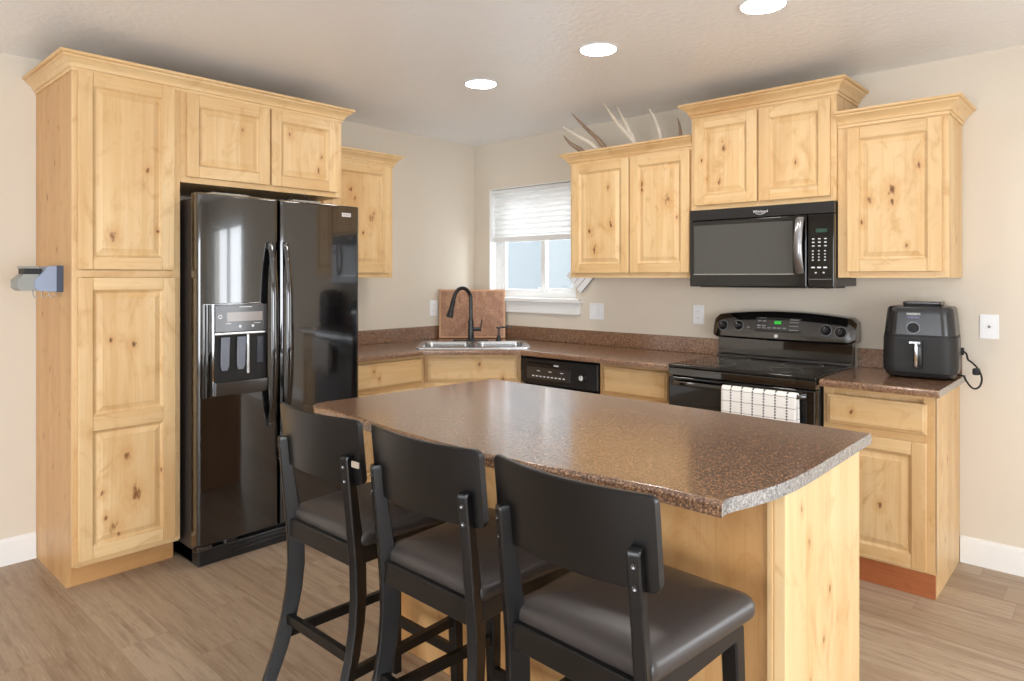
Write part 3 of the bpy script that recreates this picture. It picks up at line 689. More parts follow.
# sink
s = thing('kitchen_sink', 'stainless steel double bowl sink set diagonally in the corner', 'sink', (0.58, -0.58, ZC))
def bowl_outline(u0, u1, n0, n1, r=0.05): return [SNK(a, b) for a, b in rrect(u0, u1, n0, n1, r, 5)]
b1, b2 = (SU0+0.035, -0.012, SN0+0.095, SN1-0.062), (0.022, SU1-0.035, SN0+0.095, SN1-0.062)
m = MB(); m.prism([SNK(*p) for p in rrect(SU0, SU1, SN0, SN1, 0.035, 5)], [bowl_outline(*b1), bowl_outline(*b2)], ZC+0.0005, ZC+0.008, 0.004, 2); m.build('rim', M['steel'], s)
for bb in (b1, b2):
    m = MB()
    rings = []
    for ins, z in [(0.0, ZC+0.006), (0.006, ZC-0.01), (0.012, ZC-0.15), (0.03, ZC-0.175), (0.07, ZC-0.18)]:
        rings.append([Vector((*SNK(a, b), z)) for a, b in rrect(bb[0]+ins, bb[1]-ins, bb[2]+ins, bb[3]-ins, max(0.05-ins*0.3, 0.02), 5)])
    m.loft(rings, cap=False); m.bm.faces.new([v for v in m.bm.verts][-24:])
    bo = m.build('bowl', M['steel'], s)
    m = MB(); cu, cn = (bb[0]+bb[1])/2, (bb[2]+bb[3])/2; m.lathe(DIAG(cu, cn, ZC-0.180), (0, 0, 1), [(0.045, 0), (0.045, 0.003), (0.03, 0.004), (0.028, 0.001), (0.0, 0.001)], 20); m.build('drain', M['chrome'], bo)

# faucet
FU, FN = -0.018, 0.60
f = thing('kitchen_faucet', 'matte black gooseneck pull-down faucet on the sink', 'faucet', DIAG(FU, FN, ZC+0.008))
zb = ZC+0.008
m = MB(); m.prism([SNK(a, b) for a, b in rrect(FU-0.128, FU+0.128, FN-0.028, FN+0.028, 0.027, 6)], [], zb, zb+0.007, 0.003, 2); m.build('deck_plate', M['plastic'], f)
m = MB(); m.lathe(DIAG(FU, FN, zb+0.005), (0, 0, 1), [(0.027, 0), (0.027, 0.010), (0.022, 0.014), (0.021, 0.14), (0.018, 0.15), (0.0145, 0.16), (0.0135, 0.17)], 24); m.build('body', M['plastic'], f)
D = (DIAG.U*-0.80 + DIAG.N*0.60).normalized()
P0 = DIAG(FU, FN, 0); pts = [P0+Vector((0, 0, zb+0.16)), P0+Vector((0, 0, zb+0.22)), P0+Vector((0, 0, zb+0.27))]
R = 0.076
for i in range(1, 15):
    a = math.pi*i/14*0.93; pts.append(P0 + D*(R-R*math.cos(a)) + Vector((0, 0, zb+0.295+R*math.sin(a)*1.18)))
e = pts[-1]; dirn = (pts[-1]-pts[-2]).normalized()
m = MB(); m.tube(pts+[e+dirn*0.02], 0.0142, 14); m.build('gooseneck', M['plastic'], f)
q = e+dirn*0.015
m = MB(); m.tube([q, q+dirn*0.01, q+dirn*0.06, q+dirn*0.085, q+dirn*0.125, q+dirn*0.128], [0.0155, 0.0175, 0.0185, 0.021, 0.026, 0.020], 16); m.build('spray_head', M['plastic'], f)
m = MB(); m.tube([P0+DIAG.U*0.018+Vector((0, 0, zb+0.085)), P0+DIAG.U*0.075+Vector((0, 0, zb+0.085))], [0.015, 0.0145], 16)
m.tube([P0+DIAG.U*0.068+Vector((0, 0, zb+0.085)), P0+DIAG.U*0.074+Vector((0, 0, zb+0.12)), P0+DIAG.U*0.080+Vector((0, 0, zb+0.155))], [0.006, 0.0055, 0.0045], 10, flat=0.7); m.build('lever_handle', M['plastic'], f)
# soap dispenser
SP = DIAG(0.185, 0.60, zb)
f = thing('soap_dispenser', 'small black pump soap dispenser right of the faucet', 'soap dispenser', SP)
m = MB(); m.lathe(SP, (0, 0, 1), [(0.021, 0), (0.021, 0.006), (0.016, 0.012), (0.014, 0.03), (0.010, 0.035), (0.0075, 0.038), (0.0075, 0.085), (0.011, 0.088), (0.011, 0.10), (0.0, 0.102)], 18); m.build('pump_body', M['plastic'], f)
m = MB(); m.tube([SP+Vector((0, 0, 0.095))-DIAG.U*0.018, SP+Vector((0, 0, 0.098))+DIAG.U*0.03, SP+Vector((0, 0, 0.098))+DIAG.U*0.085, SP+Vector((0, 0, 0.090))+DIAG.U*0.098], [0.006, 0.006, 0.0052, 0.005], 10); m.build('nozzle', M['plastic'], f)
# cutting board across the corner
CB = Pl((0, 0, 0), (1, 1, 0), (1, -1, 0))
cb = thing('cutting_board', 'square brown end-grain cutting board leaning in the corner behind the sink', 'cutting board', CB(0.0, 0.33, ZC))
tilt = Matrix.Rotation(math.radians(-4), 3, 'X')
def cbp(u, n, z): 
    v = Matrix.Rotation(math.radians(4), 3, 'X') @ Vector((0, n, z)); return CB(u-0.012, 0.335+v.y*1.0-0.0, ZC+0.001+v.z)
class TP:
    N = CB.N
    def __call__(s, u, n, z): return cbp(u, n, z)
tp = TP(); cw = 0.255; chh = 0.378
m = MB(); m.box((-cw, -0.034, 0.003), (cw, 0, chh), 0.004, 2, tp, 1); m.box((-cw+0.014, -0.01, 0.017), (cw-0.014, 0.0008, chh-0.014), 0, 1, tp, 0); m.build('block', [M['butcher'], M['blockrim']], cb)

# ------------------------------------------------------------------ refrigerator
FA, FBY, FT, FX = -2.5425, -1.6347, 1.775, 0.739
r = thing('refrigerator', 'black side-by-side refrigerator with an ice and water dispenser', 'refrigerator', (0.36, -2.09, 0))
m = MB(); m.box((0.03, FA+0.012, 0.004), (0.665, FBY-0.012, FT-0.02), 0.008, 2); m.box((0.66, FA+0.02, 0.10), (0.682, FBY-0.02, FT-0.03), 0.002); m.build('case', M['brown'], r)
def fridge_door(name, y0, y1, hole=None):
    m = MB(); n = 9
    # front plan profile, slightly crowned with soft side edges
    prof = [(0.678, y0), (0.722, y0), (0.733, y0+0.004), (0.7385, y0+0.014)] + [(FX+0.003*math.sin(math.pi*i/n), y0+0.02+(y1-y0-0.04)*i/n) for i in range(n+1)] + [(0.7385, y1-0.014), (0.733, y1-0.004), (0.722, y1), (0.678, y1)]
    zz = [(0.100, 0.010), (0.106, 0.002), (0.112, 0.0), (FT-0.012, 0.0), (FT-0.004, 0.003), (FT, 0.012)]
    m.loft([[Vector((x-(i if x > 0.7 else 0), y, z)) for x, y in prof] for z, i in zz])
    return m.build(name, M['gloss'], r, angle=25)
fd = fridge_door('freezer_door', FA, -2.130); fridge_door('fridge_door', -2.120, FBY)
# handles: two long bowed bars by the split
for y, nm in ((-2.178, 'freezer_handle'), (-2.095, 'fridge_handle')):
    m = MB(); rings = []
    zt, zb_ = 1.555, 0.62
    for i in range(25):
        s_ = i/24; z = zt+(zb_-zt)*s_; bow = 0.048*(1-abs(2*s_-1)**3.2)+0.006
        w_ = 0.016+0.005*math.sin(math.pi*s_)
        x = FX+0.001+bow
        rings.append([Vector((x+0.010*math.sin(a), y+w_*math.cos(a), z)) for a in [2*math.pi*k/14 for k in range(14)]])
    m.loft(rings)
    for zz in (zt-0.02, zb_+0.02): m.box((FX, y-0.014, zz-0.022), (FX+0.022, y+0.014, zz+0.022), 0.008, 3)
    m.build(nm, M['gloss'], r, angle=40)
# dispenser set in the freezer door
dsp = thing('dispenser', None, None); dsp.parent = r; dsp.location = (0.745-0.36, -2.33+2.09, 1.02)
DY0, DY1, DZ0, DZ1 = -2.516, -2.192, 0.800, 1.250
LP = lambda y, n, z: Vector((FX+n, y, z))
m = MB(); m.box((FX-0.004, DY0, DZ0), (FX+0.006, DY1, DZ1), 0.004, 2); m.build('surround', M['gloss'], dsp)
m = MB(); m.loft([[Vector((FX+0.004+n, DY0+dy, z)) for n, dy in [(0, 0.006), (0.012, 0.012), (0.016, 0.022), (0.014, 0.034), (0, 0.042)]] for z in (DZ0+0.006, DZ1-0.006)]); m.build('side_bow', M['ggl'], dsp)
m = MB(); m.loft([[Vector((FX+0.004+n, DY0+0.042+dy, z)) for n, dy in [(0, 0), (0.004, 0.001), (0.004, 0.008), (0, 0.009)]] for z in (DZ0+0.006, DZ1-0.006)]); m.build('chrome_strip', M['chrome'], dsp)
m = MB(); m.box((FX+0.005, DY0+0.052, 1.108), (FX+0.015, DY1-0.008, DZ1-0.008), 0.004, 2); m.build('control_panel', plain('smoked_panel', (74, 72, 74), 0.12), dsp)
m = MB(); m.box((FX+0.0145, -2.405, 1.160), (FX+0.0158, -2.225, 1.205), 0.001, 1); m.build('display', M['lcd'], dsp)
m = MB(); m.lathe((FX+0.0148, -2.438, 1.185), (1, 0, 0), [(0.010, 0), (0.010, 0.0012), (0.006, 0.0012), (0.006, 0)], 18); m.build('lock_button', M['ink'], dsp)
for y in (-2.34, -2.275):
    m = MB(); m.lathe((FX+0.0148, y, 1.135), (1, 0, 0), [(0.007, 0), (0.007, 0.001), (0.003, 0.001)], 14); m.build('touch_button', M['ink'], dsp)
for y0, y1, z in ((-2.27, -2.235, 1.147), (-2.345, -2.28, 1.228), (-2.41, -2.385, 1.149)):
    m = MB(); m.box((FX+0.0148, y0, z), (FX+0.0156, y1, z+0.003)); m.build('printed_line', M['ink'], dsp)
m = MB(); m.box((FX+0.006, DY0+0.052, 1.095), (FX+0.018, DY1-0.006, 1.108), 0.003, 2); m.build('cavity_lip', M['steel'], dsp)
m = MB(); m.box((FX+0.0052, DY0+0.054, 0.868), (FX+0.0075, DY1-0.008, 1.096), 0.001, 1); m.build('cavity', M['dark'], dsp)
for y, mm in ((-2.415, 'paddle'), (-2.335, 'paddle')):
    m = MB(); m.loft([[Vector((FX+0.008+o+d, y+a, z)) for d, a in [(0, -w2), (0.006, -w2+0.004), (0.006, w2-0.004), (0, w2)]] for z, o, w2 in [(1.085, 0.014, 0.022), (1.00, 0.008, 0.022), (0.945, 0.006, 0.021), (0.925, 0.003, 0.014)]]); m.build(mm, M[mm], dsp)
m = MB(); m.box((FX+0.007, -2.305, 0.90), (FX+0.014, -2.29, 1.095), 0.003, 2); m.build('divider', M['steel'], dsp)
m = MB(); m.box((FX+0.007, -2.25, 0.95), (FX+0.011, -2.215, 1.08), 0.003, 2); m.build('water_paddle', plain('dark_blue_plastic', (32, 36, 48), 0.3), dsp)
m = MB(); m.loft([[Vector((FX+n, y, z)) for n, z in [(0.005, 0.806), (0.020, 0.806), (0.030, 0.835), (0.030, 0.870), (0.005, 0.872)]] for y in (DY0+0.052, DY1-0.006)])
m.build('drip_tray', M['gun'], dsp)
# kick grille, badge, hinges, cable
m = MB(); m.box((0.40, FA+0.012, 0.0), (0.722, FBY-0.012, 0.082), 0.01, 3)
for i in range(2): m.box((0.70, FA+0.18, 0.026+i*0.022), (0.728, FBY-0.02, 0.042+i*0.022), 0.003, 2)
m.box((0.66, FA+0.02, 0.085), (0.70, FBY-0.02, 0.10)); m.lathe((0.685, -2.37, 0.075), (1, 0, 0), [(0.036, 0), (0.036, 0.03), (0.028, 0.035), (0.0, 0.035)], 20)
m.build('kick_grille', M['plastic'], r)
m = MB(); m.box((0.70, FA+0.012, 0.078), (0.735, FA+0.075, 0.100), 0.004, 2); m.build('door_hinge', M['gun'], r)
m = MB(); m.box((FX-0.0005, -1.752, 1.711), (FX+0.0035, -1.694, 1.733), 0.001, 1); bd = m.build('badge', plain('silver_badge', (205, 200, 196), 0.35), r)
for i in range(7):
    m = MB(); m.box((FX+0.003, -1.747+i*0.007, 1.718), (FX+0.0042, -1.743+i*0.007, 1.727)); m.build('letter', M['greyink'], bd)
for y0, y1 in ((-2.46, -2.27), (-2.03, -1.86)):
    m = MB(); m.box((0.56, y0, FT-0.022), (0.705, y1, FT+0.012), 0.006, 2); m.build('hinge_cover', M['greypl'], r)
m = MB(); m.tube([(0.70, -2.05+0.006*i, FT+0.006+0.035*math.sin(math.pi*i/20)**0.6) for i in range(21)], 0.0035, 8)
m.tube([(0.68, -2.27+0.22*i/30, FT+0.004+0.008*abs(math.sin(i*0.9))) for i in range(31)], 0.003, 8); m.build('cable', M['rubber'], r)

# ------------------------------------------------------------------ microwave
MX0, MX1, MD, MZ0, MZ1 = 2.124, 2.899, 0.374, 1.322, 1.7515
w = thing('microwave', 'black over-the-range microwave with a curved vertical handle', 'microwave', (2.51, -0.19, MZ0))
m = MB(); m.box((MX0+0.004, 0.004, MZ0+0.006), (MX1-0.002, MD-0.035, MZ1), 0.003, 2, BACK); m.build('case', M['plastic'], w)
m = MB(); m.box((MX0+0.04, 0.06, MZ0-0.004), (MX1-0.04, MD-0.05, MZ0+0.007), 0.003, 2, BACK); m.build('vent_base', M['matte'], w)
m = MB(); m.box((MX0, MD-0.036, 1.692), (MX1, MD-0.004, MZ1), 0.004, 2, BACK); m.build('top_trim', M['plastic'], w)
m = MB(); m.box((MX0, MD-0.036, MZ0), (2.768, MD, 1.690), 0.007, 3, BACK); dr = m.build('door', M['ggl'], w)
m = MB(); m.loft([[BACK(u, n, z) for u, z in [(2.152+i, 1.392+i), (2.700-i, 1.392+i), (2.700-i, 1.664-i), (2.152+i, 1.664-i)]] for i, n in [(0, MD-0.001), (0.001, MD+0.0012), (0.030, MD+0.0012), (0.034, MD+0.0006), (0.036, MD+0.0006)]]); m.build('window', plain('microwave_window', (70, 70, 68), 0.10, coat=0.3), dr)
m = MB(); m.box((2.150, MD-0.001, 1.388), (2.705, MD+0.002, 1.393), 0.0005, 1, BACK); m.build('sill_strip', M['steel'], dr)
m = MB(); rings = []
for i in range(19):
    s_ = i/18; z = 1.676+(1.396-1.676)*s_; bow = 0.036*math.sin(math.pi*s_)**0.7
    rings.append([BACK(2.738+0.021*math.cos(a), MD+0.004+bow+0.010*math.sin(a), z) for a in [2*math.pi*k/14 for k in range(14)]])
m.loft(rings)
m.box((2.722, MD-0.002, 1.655), (2.754, MD+0.014, 1.680), 0.005, 2, BACK); m.box((2.722, MD-0.002, 1.393), (2.754, MD+0.014, 1.418), 0.005, 2, BACK)
m.build('handle', plain('satin_grey_metal', (150, 150, 152), 0.28, metal=0.9), dr, angle=40)
m = MB(); m.box((2.772, MD-0.036, MZ0), (MX1, MD-0.001, 1.690), 0.006, 3, BACK); cp = m.build('control_panel', M['ggl'], w)
m = MB(); m.box((2.812, MD-0.002, 1.597), (2.866, MD+0.0008, 1.616), 0.001, 1, BACK); m.build('display', M['dimgreen'], cp)
def key(u0, u1, z0, z1):
    m = MB(); m.box((u0, MD-0.001, z0), (u1, MD+0.0008, z1), 0.0006, 1, BACK); m.build('key', M['ink'], cp)
for i, z in enumerate((1.566, 1.549, 1.531, 1.506, 1.490, 1.475, 1.460)):
    for u in (2.800, 2.829, 2.858): key(u-0.006, u+0.006-(0.004 if i > 2 else 0), z-0.0025, z+0.0025)
for u in (2.800, 2.829, 2.858): key(u-0.010, u+0.008, 1.420, 1.427)
for u in (2.812, 2.850): key(u-0.004, u+0.004, 1.394, 1.401)
m = MB(); m.box((2.78, MD-0.001, 1.364), (2.89, MD+0.0006, 1.3655), 0, 1, BACK); m.build('seam_line', M['greyink'], cp)
text_mesh('logo', 'Whirlpool', 0.019, M['ink'], w, BACK, 2.53, MD-0.0035, 1.722)
m = MB(); m.tube([BACK(2.53+0.028*math.cos(math.radians(a)), MD-0.003, 1.722+0.015*math.sin(math.radians(a))) for a in range(200, 341, 10)], 0.0012, 6); m.build('logo_swoosh', M['ink'], w)

# ------------------------------------------------------------------ range
SX0, SX1, SF = 2.1365, 2.9015, 0.640
g = thing('electric_range', 'black freestanding electric range with knobs on its backguard', 'stove', (2.52, -0.33, 0))
m = MB(); m.box((SX0+0.003, 0.03, 0.02), (SX1-0.003, SF-0.045, 0.893), 0.003, 1, BACK); m.build('body', M['plastic'], g)
m = MB(); m.box((SX0, 0.045, 0.893), (SX1, SF, 0.912), 0.007, 3, BACK); m.box((SX0+0.03, 0.09, 0.911), (SX1-0.03, SF-0.035, 0.9135), 0.001, 1, BACK); m.build('cooktop', M['ggl'], g)
MK = plain('burner_mark', (60, 60, 62), 0.3)
for u, n, r_ in ((2.33, 0.23, 0.08), (2.33, 0.47, 0.10), (2.70, 0.23, 0.10), (2.70, 0.47, 0.08)):
    m = MB(); m.lathe(BACK(u, n, 0.9134), (0, 0, 1), [(r_, 0), (r_, 0.0004), (r_-0.003, 0.0004), (r_-0.003, 0)], 40); m.build('burner_ring', MK, g)
m = MB(); m.box((SX0+0.002, SF-0.046, 0.853), (SX1-0.002, SF-0.004, 0.892), 0.004, 2, BACK); m.build('front_trim', M['gloss'], g)
m = MB(); m.box((SX0+0.004, SF-0.045, 0.262), (SX1-0.004, SF+0.002, 0.848), 0.008, 3, BACK); od = m.build('oven_door', M['ggl'], g)
m = MB(); m.loft([[BACK(u, n, z) for u, z in [(2.26+i, 0.42+i), (2.78-i, 0.42+i), (2.78-i, 0.72-i), (2.26+i, 0.72-i)]] for i, n in [(0, SF+0.0015), (0.002, SF+0.003), (0.01, SF+0.003)]]); m.build('oven_window', plain('oven_window_glass', (24, 23, 22), 0.06), od)
m = MB(); rings = []
for i in range(21):
    s_ = i/20; u = SX0+0.04+(SX1-SX0-0.08)*s_; bow = 0.036*min(1, math.sin(math.pi*s_)*3.0)**0.6 if 0 < s_ < 1 else 0
    rings.append([BACK(u, SF+0.006+bow+0.009*math.cos(a), 0.818+0.013*math.sin(a)) for a in [2*math.pi*k/12 for k in range(12)]])
m.loft(rings); m.build('oven_handle', M['gloss'], od, angle=40)
m = MB(); m.box((SX0+0.004, SF-0.045, 0.045), (SX1-0.004, SF, 0.252), 0.008, 3, BACK); m.build('storage_drawer', M['gloss'], g)
# backguard: riser and bulging control panel with an arched top
m = MB(); m.box((SX0+0.022, 0.03, 0.905), (SX1-0.004, 0.075, 1.04), 0.002, 1, BACK); m.loft([[BACK(u, n, z) for n, z in [(0.06, 0.912), (0.105, 0.912), (0.100, 0.922), (0.078, 0.930), (0.06, 0.932)]] for u in (SX0+0.022, SX1-0.004)]); m.build('riser', M['gloss'], g)
m = MB(); rings = []
NA = 28
for i in range(NA+1):
    s_ = i/NA; u = SX0+0.002+(SX1-SX0+0.018)*s_
    e_ = min(s_, 1-s_)*(SX1-SX0); k_ = 1-max(0, (0.035-e_)/0.035)**2.2
    top = 1.158+0.030*(1-(2*s_-1)**2); top = 1.045+(top-1.045)*(0.80+0.20*k_); bot = 1.020+0.012*(1-k_) - 0.004*(1-(2*s_-1)**2)
    d_ = 0.70+0.30*k_
    rings.append([BACK(u, n, z) for n, z in [(0.012, bot+0.006), (0.075, bot), (0.075+0.038*d_, bot+0.004), (0.075+0.046*d_, bot+0.016), (0.075+0.040*d_, (bot+top)/2), (0.075+0.018*d_, top-0.024), (0.075+0.004*d_, top-0.006), (0.060, top), (0.012, top)]])
m.loft(rings); bg_ = m.build('control_panel', M['gloss'], g, angle=30)
def onpan(u, z, out=0.0):                      # point on the sloping panel face
    s_ = (u-SX0-0.002)/(SX1-SX0+0.018); top = 1.158+0.030*(1-(2*s_-1)**2); bot = 1.020
    K = [(bot+0.016, 0.121), ((bot+top)/2, 0.115), (top-0.024, 0.093), (top, 0.07)]
    for (za_, na_), (zb_2, nb_) in zip(K, K[1:]):
        if z <= zb_2: break
    return BACK(u, na_+(nb_-na_)*(z-za_)/(zb_2-za_)+out, z)
pn = Vector((0, -1, 0.2)).normalized()
for u, z in ((2.203, 1.093), (2.297, 1.097), (2.778, 1.092), (2.852, 1.085)):
    m = MB(); p = onpan(u, z, -0.004)
    m.lathe(p, pn, [(0.030, 0.0), (0.030, 0.007), (0.0285, 0.007), (0.0285, 0.0)], 28, 1)
    m.lathe(p, pn, [(0.027, 0.0), (0.026, 0.010), (0.022, 0.016), (0.019, 0.030), (0.016, 0.033), (0.0, 0.033)], 24, 0)
    m.tube([p+pn*0.034+Vector((0, 0, 0.002)), p+pn*0.034+Vector((0.002, 0, 0.014))], 0.0015, 6, 1)
    m.build('knob', [M['plastic'], M['greyink']], bg_)
m = MB(); 
for i, n_ in enumerate((0.0, 0.0012)): pass
m.loft([[onpan(u, z, o) for u, z in [(2.395, 1.070), (2.650, 1.070), (2.650, 1.148), (2.395, 1.148)]] for o in (-0.004, 0.0015)]); m.build('display_panel', M['ggl'], bg_)
m = MB(); m.loft([[onpan(u, z, o) for u, z in [(2.503, 1.114), (2.540, 1.114), (2.540, 1.131), (2.503, 1.131)]] for o in (0.0, 0.004)]); m.build('clock_display', M['green'], bg_)
def dash(u, z, w_, h_):
    m = MB(); m.loft([[onpan(a, b, o) for a, b in [(u-w_, z-h_), (u+w_, z-h_), (u+w_, z+h_), (u-w_, z+h_)]] for o in (0.0, 0.004)]); m.build('panel_marking', M['greyink'], bg_)
for u in (2.418, 2.446): dash(u, 1.128, 0.010, 0.0035); dash(u, 1.103, 0.010, 0.0035); dash(u, 1.090, 0.009, 0.002)
for u in (2.475, 2.505, 2.530, 2.560): dash(u, 1.092, 0.009, 0.003)
for z in (1.140, 1.126, 1.106, 1.084): dash(2.612, z, 0.024, 0.0025)
dash(2.435, 1.145, 0.02, 0.001)
for u in (2.36, 2.355): dash(u, 1.09, 0.006, 0.002)
m = MB(); m.lathe(onpan(2.516, 1.047, -0.001), pn, [(0.012, 0), (0.012, 0.002), (0.011, 0.003), (0.0, 0.003)], 24); m.build('round_emblem', M['chrome'], bg_)

# towel over the oven handle
tw = thing('dish_towel', 'white dish towel with black grid lines over the oven handle', 'towel', (2.645, -0.69, 0.84))
m = MB(); rings = []
hx, hr = 0.688, 0.019
path = [(hx-hr-0.006, 0.60), (hx-hr-0.004, 0.70), (hx-hr, 0.80), (hx-hr, 0.818)] + [(hx+hr*math.cos(math.radians(a)), 0.818+hr*math.sin(math.radians(a))*1.05) for a in range(165, -1, -15)] + [(hx+hr+0.001, 0.78), (hx+hr+0.003, 0.70), (hx+hr+0.004, 0.62), (hx+hr+0.005, 0.545)]
NU = 36
grid = []
for i in range(NU+1):
    u = 2.472+(2.836-2.472)*i/NU; dz = -0.004*math.sin(i*0.55); wv = 0.0035*math.sin(i*0.62)+0.002*math.sin(i*1.7)
    grid.append([BACK(u, n+(wv*max(0, (0.82-z)/0.25) if n > hx else -abs(wv)*0.4), z+(dz if z < 0.66 else 0)) for n, z in path])
m.loft(grid, cap=False, closed=False)
o = m.build('cloth', M['towel'], tw, angle=180)
sm = o.modifiers.new('thick', 'SOLIDIFY'); sm.thickness = 0.003; sm.offset = 0.0

# ------------------------------------------------------------------ air fryer
a = thing('air_fryer', 'black countertop air fryer with a silver drawer handle', 'air fryer', (3.235, -0.19, ZC))
AP = Pl((3.236, -0.177, 0), Vector((1, 0.06, 0)), Vector((0.06, -1, 0)))
def afring(z, hw, d0, d1, r_): return [AP(u, n, z) for u, n in rrect(-hw, hw, -d0, d1, r_, 6)]
m = MB(); m.loft([afring(*q) for q in [(ZC+0.003, 0.115, 0.10, 0.10, 0.05), (ZC+0.010, 0.138, 0.122, 0.122, 0.055), (ZC+0.035, 0.148, 0.130, 0.132, 0.06), (ZC+0.06, 0.150, 0.131, 0.134, 0.06), (ZC+0.185, 0.148, 0.130, 0.131, 0.06), (ZC+0.30, 0.138, 0.124, 0.122, 0.058), (ZC+0.326, 0.134, 0.120, 0.118, 0.056), (ZC+0.334, 0.126, 0.113, 0.111, 0.05), (ZC+0.336, 0.10, 0.09, 0.09, 0.04)]])
m.build('housing', M['plastic'], a, angle=35)
m = MB(); m.loft([afring(*q) for q in [(ZC+0.030, 0.1485, 0.02, 0.134, 0.06), (ZC+0.06, 0.1515, 0.02, 0.1365, 0.06), (ZC+0.19, 0.1495, 0.02, 0.1335, 0.06)]]); dw_ = m.build('basket_drawer', M['matte'], a, angle=35)
m = MB(); m.loft([afring(*q) for q in [(ZC+0.191, 0.1482, 0.10, 0.132, 0.06), (ZC+0.204, 0.1478, 0.10, 0.1315, 0.06)]]); m.build('seam_band', M['dark'], a, angle=35)
m = MB(); m.loft([[AP(u, n, z) for u, n in rrect(-0.017+dx, 0.017+dx, 0.12, nn, 0.006, 3)] for z, dx, nn in [(ZC+0.178, 0.004, 0.150), (ZC+0.150, 0.004, 0.165), (ZC+0.07, 0.004, 0.163), (ZC+0.052, 0.004, 0.152)]]); hd = m.build('drawer_handle', M['plastic'], dw_, angle=35)
m = MB(); m.loft([[AP(u, n, z) for u, n in rrect(-0.008, 0.004, 0.15, nn, 0.002, 2)] for z, nn in [(ZC+0.173, 0.160), (ZC+0.150, 0.168), (ZC+0.07, 0.166), (ZC+0.058, 0.158)]]); m.loft([[AP(u, n, z) for n, z in [(0.15, ZC+0.166), (0.163, ZC+0.166), (0.163, ZC+0.175), (0.15, ZC+0.175)]] for u in (-0.03, 0.015)]); m.build('handle_trim', M['chrome'], dw_, angle=35)
m = MB(); m.lathe(AP(-0.018, 0.120, ZC+0.237), AP.N, [(0.024, 0.0), (0.024, 0.016), (0.021, 0.020), (0.0, 0.020)], 26); m.lathe(AP(-0.018, 0.120, ZC+0.237), AP.N, [(0.028, 0.0), (0.028, 0.0095), (0.025, 0.0095)], 26, 1); m.build('dial', [M['dark'], M['gun']], a)
class AT(Pl): pass
m = MB(); m.box((-0.047, 0.1205, ZC+0.280), (0.012, 0.1228, ZC+0.3), 0, 1, AP)
text_mesh('lettering', 'instant', 0.021, M['ink'], a, AP, -0.018, 0.1225, ZC+0.302)
text_mesh('lettering', 'VORTEX', 0.013, M['violet'], a, AP, -0.018, 0.1245, ZC+0.284)
m = MB()
for q in range(4): m.box((-0.07+q*0.002, 0.1255, ZC+0.24), (-0.068+q*0.002, 0.128, ZC+0.242), 0, 1, AP)
m.lathe(AP(0.022, 0.124, ZC+0.238), AP.N, [(0.0025, 0), (0.0025, 0.002)], 8); m.lathe(AP(-0.058, 0.124, ZC+0.244), AP.N, [(0.0025, 0), (0.0025, 0.002)], 8)
m.build('indicator_marks', M['greyink'], a)
m = MB(); m.loft([[AP(u, n, z) for u, n in rrect(-0.075+i, 0.085-i, -0.08+i, 0.06-i, 0.02, 4)] for z, i in [(ZC+0.335, 0.004), (ZC+0.345, 0.0), (ZC+0.352, 0.0), (ZC+0.356, 0.004)]]); m.build('top_vent', M['gun'], a)
m = MB(); m.box((0.1405, -0.125, ZC+0.10), (0.157, -0.112, ZC+0.135), 0.003, 2, AP); m.build('cord_inlet', M['rubber'], a)
m = MB()
cpts = [(3.376, -0.046, 1.022), (3.394, -0.052, 1.012), (3.404, -0.068, 0.985), (3.425, -0.10, 0.975), (3.455, -0.14, 0.95), (3.472, -0.17, 0.915), (3.468, -0.19, 0.882), (3.452, -0.20, 0.868), (3.432, -0.18, 0.872), (3.410, -0.15, 0.893), (3.393, -0.11, 0.910), (3.37, -0.09, 0.9095)]
def cr(P, n=6):
    P = [Vector(p) for p in P]; out = []
    for i in range(len(P)-1):
        p0, p1, p2, p3 = P[max(i-1, 0)], P[i], P[i+1], P[min(i+2, len(P)-1)]
        for k_ in range(n):
            t = k_/n; out.append(0.5*((2*p1)+(p2-p0)*t+(2*p0-5*p1+4*p2-p3)*t*t+(3*p1-3*p2+p3-p0)*t**3))
    return out+[P[-1]]
m.tube(cr(cpts), 0.0042, 8); m.box((3.434, -0.165, 0.925), (3.462, -0.13, 0.955), 0.006, 2); m.build('power_cord', M['rubber'], a)

# ------------------------------------------------------------------ island
iw = thing('kitchen_island', 'knotty wood kitchen island base behind the three stools', 'island', (2.64, -2.02, 0)); org = tuple(root_loc(iw))
IX0, IX1, IYF, IYB = 1.905, 3.386, -2.31, -1.735
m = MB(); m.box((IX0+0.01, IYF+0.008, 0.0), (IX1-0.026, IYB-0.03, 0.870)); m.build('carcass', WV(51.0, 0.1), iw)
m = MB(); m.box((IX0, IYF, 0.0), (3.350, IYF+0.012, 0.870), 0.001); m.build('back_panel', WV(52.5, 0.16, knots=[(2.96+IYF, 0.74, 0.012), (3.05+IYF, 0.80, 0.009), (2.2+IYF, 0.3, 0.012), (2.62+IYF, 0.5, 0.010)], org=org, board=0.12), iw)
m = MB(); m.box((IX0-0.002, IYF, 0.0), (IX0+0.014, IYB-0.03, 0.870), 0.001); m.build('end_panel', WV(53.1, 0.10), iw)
m = MB(); m.box((IX1-0.026, IYF-0.004, 0.0), (IX1, IYB, 0.870), 0.0015); m.build('end_panel', WV(54.0, knots=[(3.39-2.162, 0.72, 0.009), (3.39-2.003, 0.548, 0.007), (3.39-2.148, 0.371, 0.006), (3.39-2.051, 0.435, 0.007), (3.39-2.21, 0.81, 0.006)], org=org, small=True), iw)
m = MB(); m.box((3.346, IYF-0.010, 0.0), (IX1-0.027, IYF+0.002, 0.870), 0.0015); m.build('corner_trim', WV(55.0, 0.05), iw)
IB = Pl((0, 0, 0), (-1, 0, 0), (0, 1, 0))
